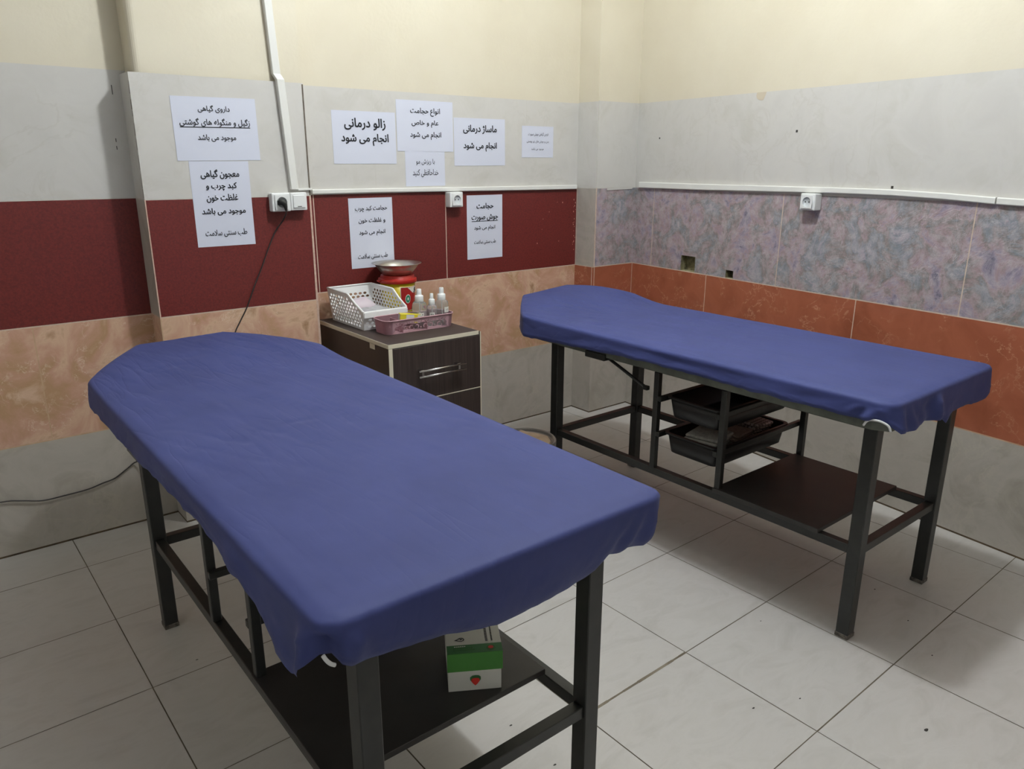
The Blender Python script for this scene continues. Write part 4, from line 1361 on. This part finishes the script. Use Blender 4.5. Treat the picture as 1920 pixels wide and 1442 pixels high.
def bottle(label, x, y, r, hb, hc, group, lab=None, liquid=0.6):
    t = thing('spray_bottle', label, 'bottle', (x, y, OZ+0.0028), 0, group)
    bm = bmesh.new()
    sh = hb*0.11
    lathe(bm, [(r*0.9, 0.0), (r, 0.003), (r, hb-sh*1.6), (r*0.93, hb-sh*0.9), (r*0.60, hb-sh*0.25), (r*0.50, hb-0.003), (r*0.50, hb+0.002)], 28)
    obj('bottle_body', bm, 'clear', t)
    bm = bmesh.new()
    cr_ = r*0.60
    lathe(bm, [(cr_*0.97, hb-0.004), (cr_, hb-0.003), (cr_*0.98, hb+hc*0.40), (cr_*0.90, hb+hc*0.44), (cr_*0.62, hb+hc*0.46), (cr_*0.58, hb+hc*0.6), (cr_*0.55, hb+hc*0.97), (cr_*0.48, hb+hc)], 24)
    obj('spray_cap', bm, 'white_plastic', t, True)
    bm = bmesh.new()
    tube(bm, [(0, 0, hb), (0.002, 0.001, hb*0.5), (0.006, 0.003, 0.006)], 0.0016, 6)
    obj('dip_tube', bm, 'white_plastic', t)
    if lab:
        bm = bmesh.new()
        a0, a1, z0, z1 = lab
        n = 8
        A = [bm.verts.new(((r+0.0006)*math.cos(a0+(a1-a0)*k/n), (r+0.0006)*math.sin(a0+(a1-a0)*k/n), z0)) for k in range(n+1)]
        B = [bm.verts.new(((r+0.0006)*math.cos(a0+(a1-a0)*k/n), (r+0.0006)*math.sin(a0+(a1-a0)*k/n), z1)) for k in range(n+1)]
        for k in range(n):
            bm.faces.new((A[k], A[k+1], B[k+1], B[k]))
        zm = (z0+z1)/2
        am = (a0+a1)/2
        quad(bm, [((r+0.001)*math.cos(am+d), (r+0.001)*math.sin(am+d), z) for d, z in ((-0.22, zm-0.003), (0.22, zm-0.003), (0.22, zm+0.003), (-0.22, zm+0.003))], 1)
        obj('bottle_label', bm, ['label_white', 'ink'], t)
GB = 'clear spray bottles in the mauve organiser'
bottle('large clear spray bottle with white cap, left one of three in the organiser', -1.571, -0.433, 0.0285, 0.108, 0.046, GB, lab=(-2.3, -1.5, 0.048, 0.062))
bottle('small clear spray bottle, shortest of three, standing between the others', -1.512, -0.432, 0.021, 0.088, 0.042, GB, lab=(-2.6, -1.6, 0.040, 0.056))
bottle('large clear spray bottle with a white label, right one in the organiser', -1.467, -0.436, 0.0275, 0.104, 0.046, GB, lab=(-1.75, -0.75, 0.052, 0.074))

t = thing('medicine_box', 'small yellow and white carton lying in the mauve organiser', 'box', (-1.626, -0.433, OZ+0.030), 0.10)
bm = bmesh.new()
T = Matrix.Rotation(0.10, 4, 'Y') @ Matrix.Rotation(-0.42, 4, 'Z')
box(bm, -0.036, 0.044, -0.018, 0.018, 0.0, 0.033, 0.0008, seg=1, T=T)
obj('carton', bm, 'box_grey', t)
bm = bmesh.new()
box(bm, -0.0364, 0.0444, -0.0184, 0.0184, 0.0315, 0.0336, 0.0004, seg=1, T=T)
box(bm, 0.020, 0.034, -0.0186, -0.012, -0.0002, 0.0334, 0.0003, seg=1, T=T)
box(bm, -0.0366, -0.012, -0.0186, -0.012, 0.008, 0.0334, 0.0003, seg=1, T=T)
obj('printed_band', bm, 'box_yellow', t)

# ------------------------------------------------------------------ carton on the left bed's shelf
a = -0.545
t = thing('carton_box', 'white carton with green lid and a strawberry print on the left table shelf', 'box', (-2.437, -1.896, 0.3085), a)
bm = bmesh.new()
W_, D_, H_ = 0.112, 0.125, 0.089
box(bm, 0.001, W_-0.003, 0.001, D_-0.001, 0.0, 0.047, 0.0006, seg=1)
obj('carton_base', bm, 'white_card', t)
bm = bmesh.new()
box(bm, -0.0005, W_, 0.0, D_, 0.0465, H_, 0.0006, seg=1)
for f in bm.faces:
    f.material_index = 1 if (f.normal.y < -0.5) else 0
lid = obj('carton_lid', bm, ['white_card', 'green_card'], t)
bm = bmesh.new()
quad(bm, [(0, 0.0, H_+0.0004), (W_, 0.0, H_+0.0004), (W_, 0.028, H_+0.0004), (0, 0.028, H_+0.0004)], 0)
ov = lambda cx, cy, rx, ry, z, mi: setattr(bm.faces.new([bm.verts.new((cx+rx*math.cos(2*PI*k/20), cy+ry*math.sin(2*PI*k/20), z)) for k in range(20)]), 'material_index', mi)
ov(0.089, 0.013, 0.0095, 0.0085, H_+0.0007, 1)
ov(0.089, 0.0145, 0.0055, 0.0050, H_+0.0010, 2)
for s, x, y, w_, h_, mi in (('Ingredients of', 0.028, 0.0225, 0.026, 0.0026, 3), ('herbal strawberry extract', 0.033, 0.0165, 0.040, 0.003, 1), ('soft and fragrant', 0.036, 0.0105, 0.046, 0.003, 1)):
    for q in range(int(w_/0.004)):
        xx = x-w_/2+q*0.004
        quad(bm, [(xx, y-h_/2, H_+0.0007), (xx+0.003, y-h_/2, H_+0.0007), (xx+0.003, y+h_/2, H_+0.0007), (xx, y+h_/2, H_+0.0007)], mi)
# pointed drop emblem and two columns of print on the white top
def ringpoly(outer, inner, z, mi):
    A = [bm.verts.new((p[0], p[1], z)) for p in outer]
    B = [bm.verts.new((p[0], p[1], z)) for p in inner]
    for k in range(len(A)):
        bm.faces.new((A[k], A[(k+1) % len(A)], B[(k+1) % len(B)], B[k])).material_index = mi
drop = [(0.016, 0.044), (0.022, 0.0475), (0.028, 0.0525), (0.034, 0.0520), (0.0375, 0.047), (0.036, 0.042), (0.031, 0.039), (0.024, 0.041)]
dcx = sum(p[0] for p in drop)/8
dcy = sum(p[1] for p in drop)/8
ringpoly(drop, [(dcx+(p[0]-dcx)*0.66+0.001, dcy+(p[1]-dcy)*0.66) for p in drop], H_+0.0006, 4)
ov(0.0305, 0.0465, 0.0025, 0.002, H_+0.0006, 4)
for xx, w_ in ((0.080, 0.005), (0.092, 0.0028)):
    for q in range(12):
        yy = 0.036+q*0.005
        quad(bm, [(xx, yy, H_+0.0006), (xx+w_, yy, H_+0.0006), (xx+w_, yy+0.0036, H_+0.0006), (xx, yy+0.0036, H_+0.0006)], 5 if w_ > 0.004 else 4)
obj('lid_print', bm, ['leaf_print', 'dark_green_print', 'strawberry', 'label_white', 'ink', 'shelf_board'], lid)
bm = bmesh.new()
yq = 0.0006
def heart(cx, cz, s, y, mi):
    pts = [(0, -1.1), (0.45, -0.65), (0.85, -0.05), (0.85, 0.45), (0.5, 0.75), (0, 0.8), (-0.5, 0.75), (-0.85, 0.45), (-0.85, -0.05), (-0.45, -0.65)]
    bm.faces.new([bm.verts.new((cx+s*p[0], y, cz+s*p[1])) for p in pts]).material_index = mi
heart(0.056, 0.026, 0.0128, yq-0.0004, 1)
heart(0.056, 0.0225, 0.0098, yq-0.0008, 0)
for k in range(6):
    x = 0.050+0.0024*k
    quad(bm, [(x-0.0005, yq-0.0011, 0.029), (x+0.0005, yq-0.0011, 0.029), (x+0.0002, yq-0.0011, 0.034), (x-0.0002, yq-0.0011, 0.034)], 2)
obj('strawberry_print', bm, ['strawberry', 'leaf_print', 'dark_green_print'], t)

# ------------------------------------------------------------------ waste bin between the beds
t = thing('waste_bin', 'small brown waste bin with crumpled kraft paper, between the two beds', 'bin', (-1.362, -0.846, 0.0004))
bm = bmesh.new()
lathe(bm, [(0.085, 0.0), (0.088, 0.004), (0.118, 0.287), (0.112, 0.287), (0.083, 0.006), (0.0005, 0.006)], 40)
obj('bin_body', bm, 'bin_brown', t)
bm = bmesh.new()
lathe(bm, [(0.112, 0.282), (0.114, 0.296), (0.120, 0.299), (0.124, 0.294), (0.1225, 0.245), (0.121, 0.245), (0.1205, 0.290), (0.117, 0.293)], 40, closed_ends=False)
obj('bin_liner', bm, 'liner', t, True)
bm = bmesh.new()
n = 24
ringz = []
for rr_, zz in ((0.108, 0.268), (0.10, 0.289), (0.07, 0.298), (0.03, 0.292), (0.002, 0.296)):
    ringz.append([(rr_*math.cos(2*PI*k/n), rr_*math.sin(2*PI*k/n), zz+0.012*noise.noise(Vector((rr_*30*math.cos(2*PI*k/n), rr_*30*math.sin(2*PI*k/n), 7)))) for k in range(n)])
loft(bm, ringz, 0, True, True, False)
obj('crumpled_paper', bm, 'kraft', t)
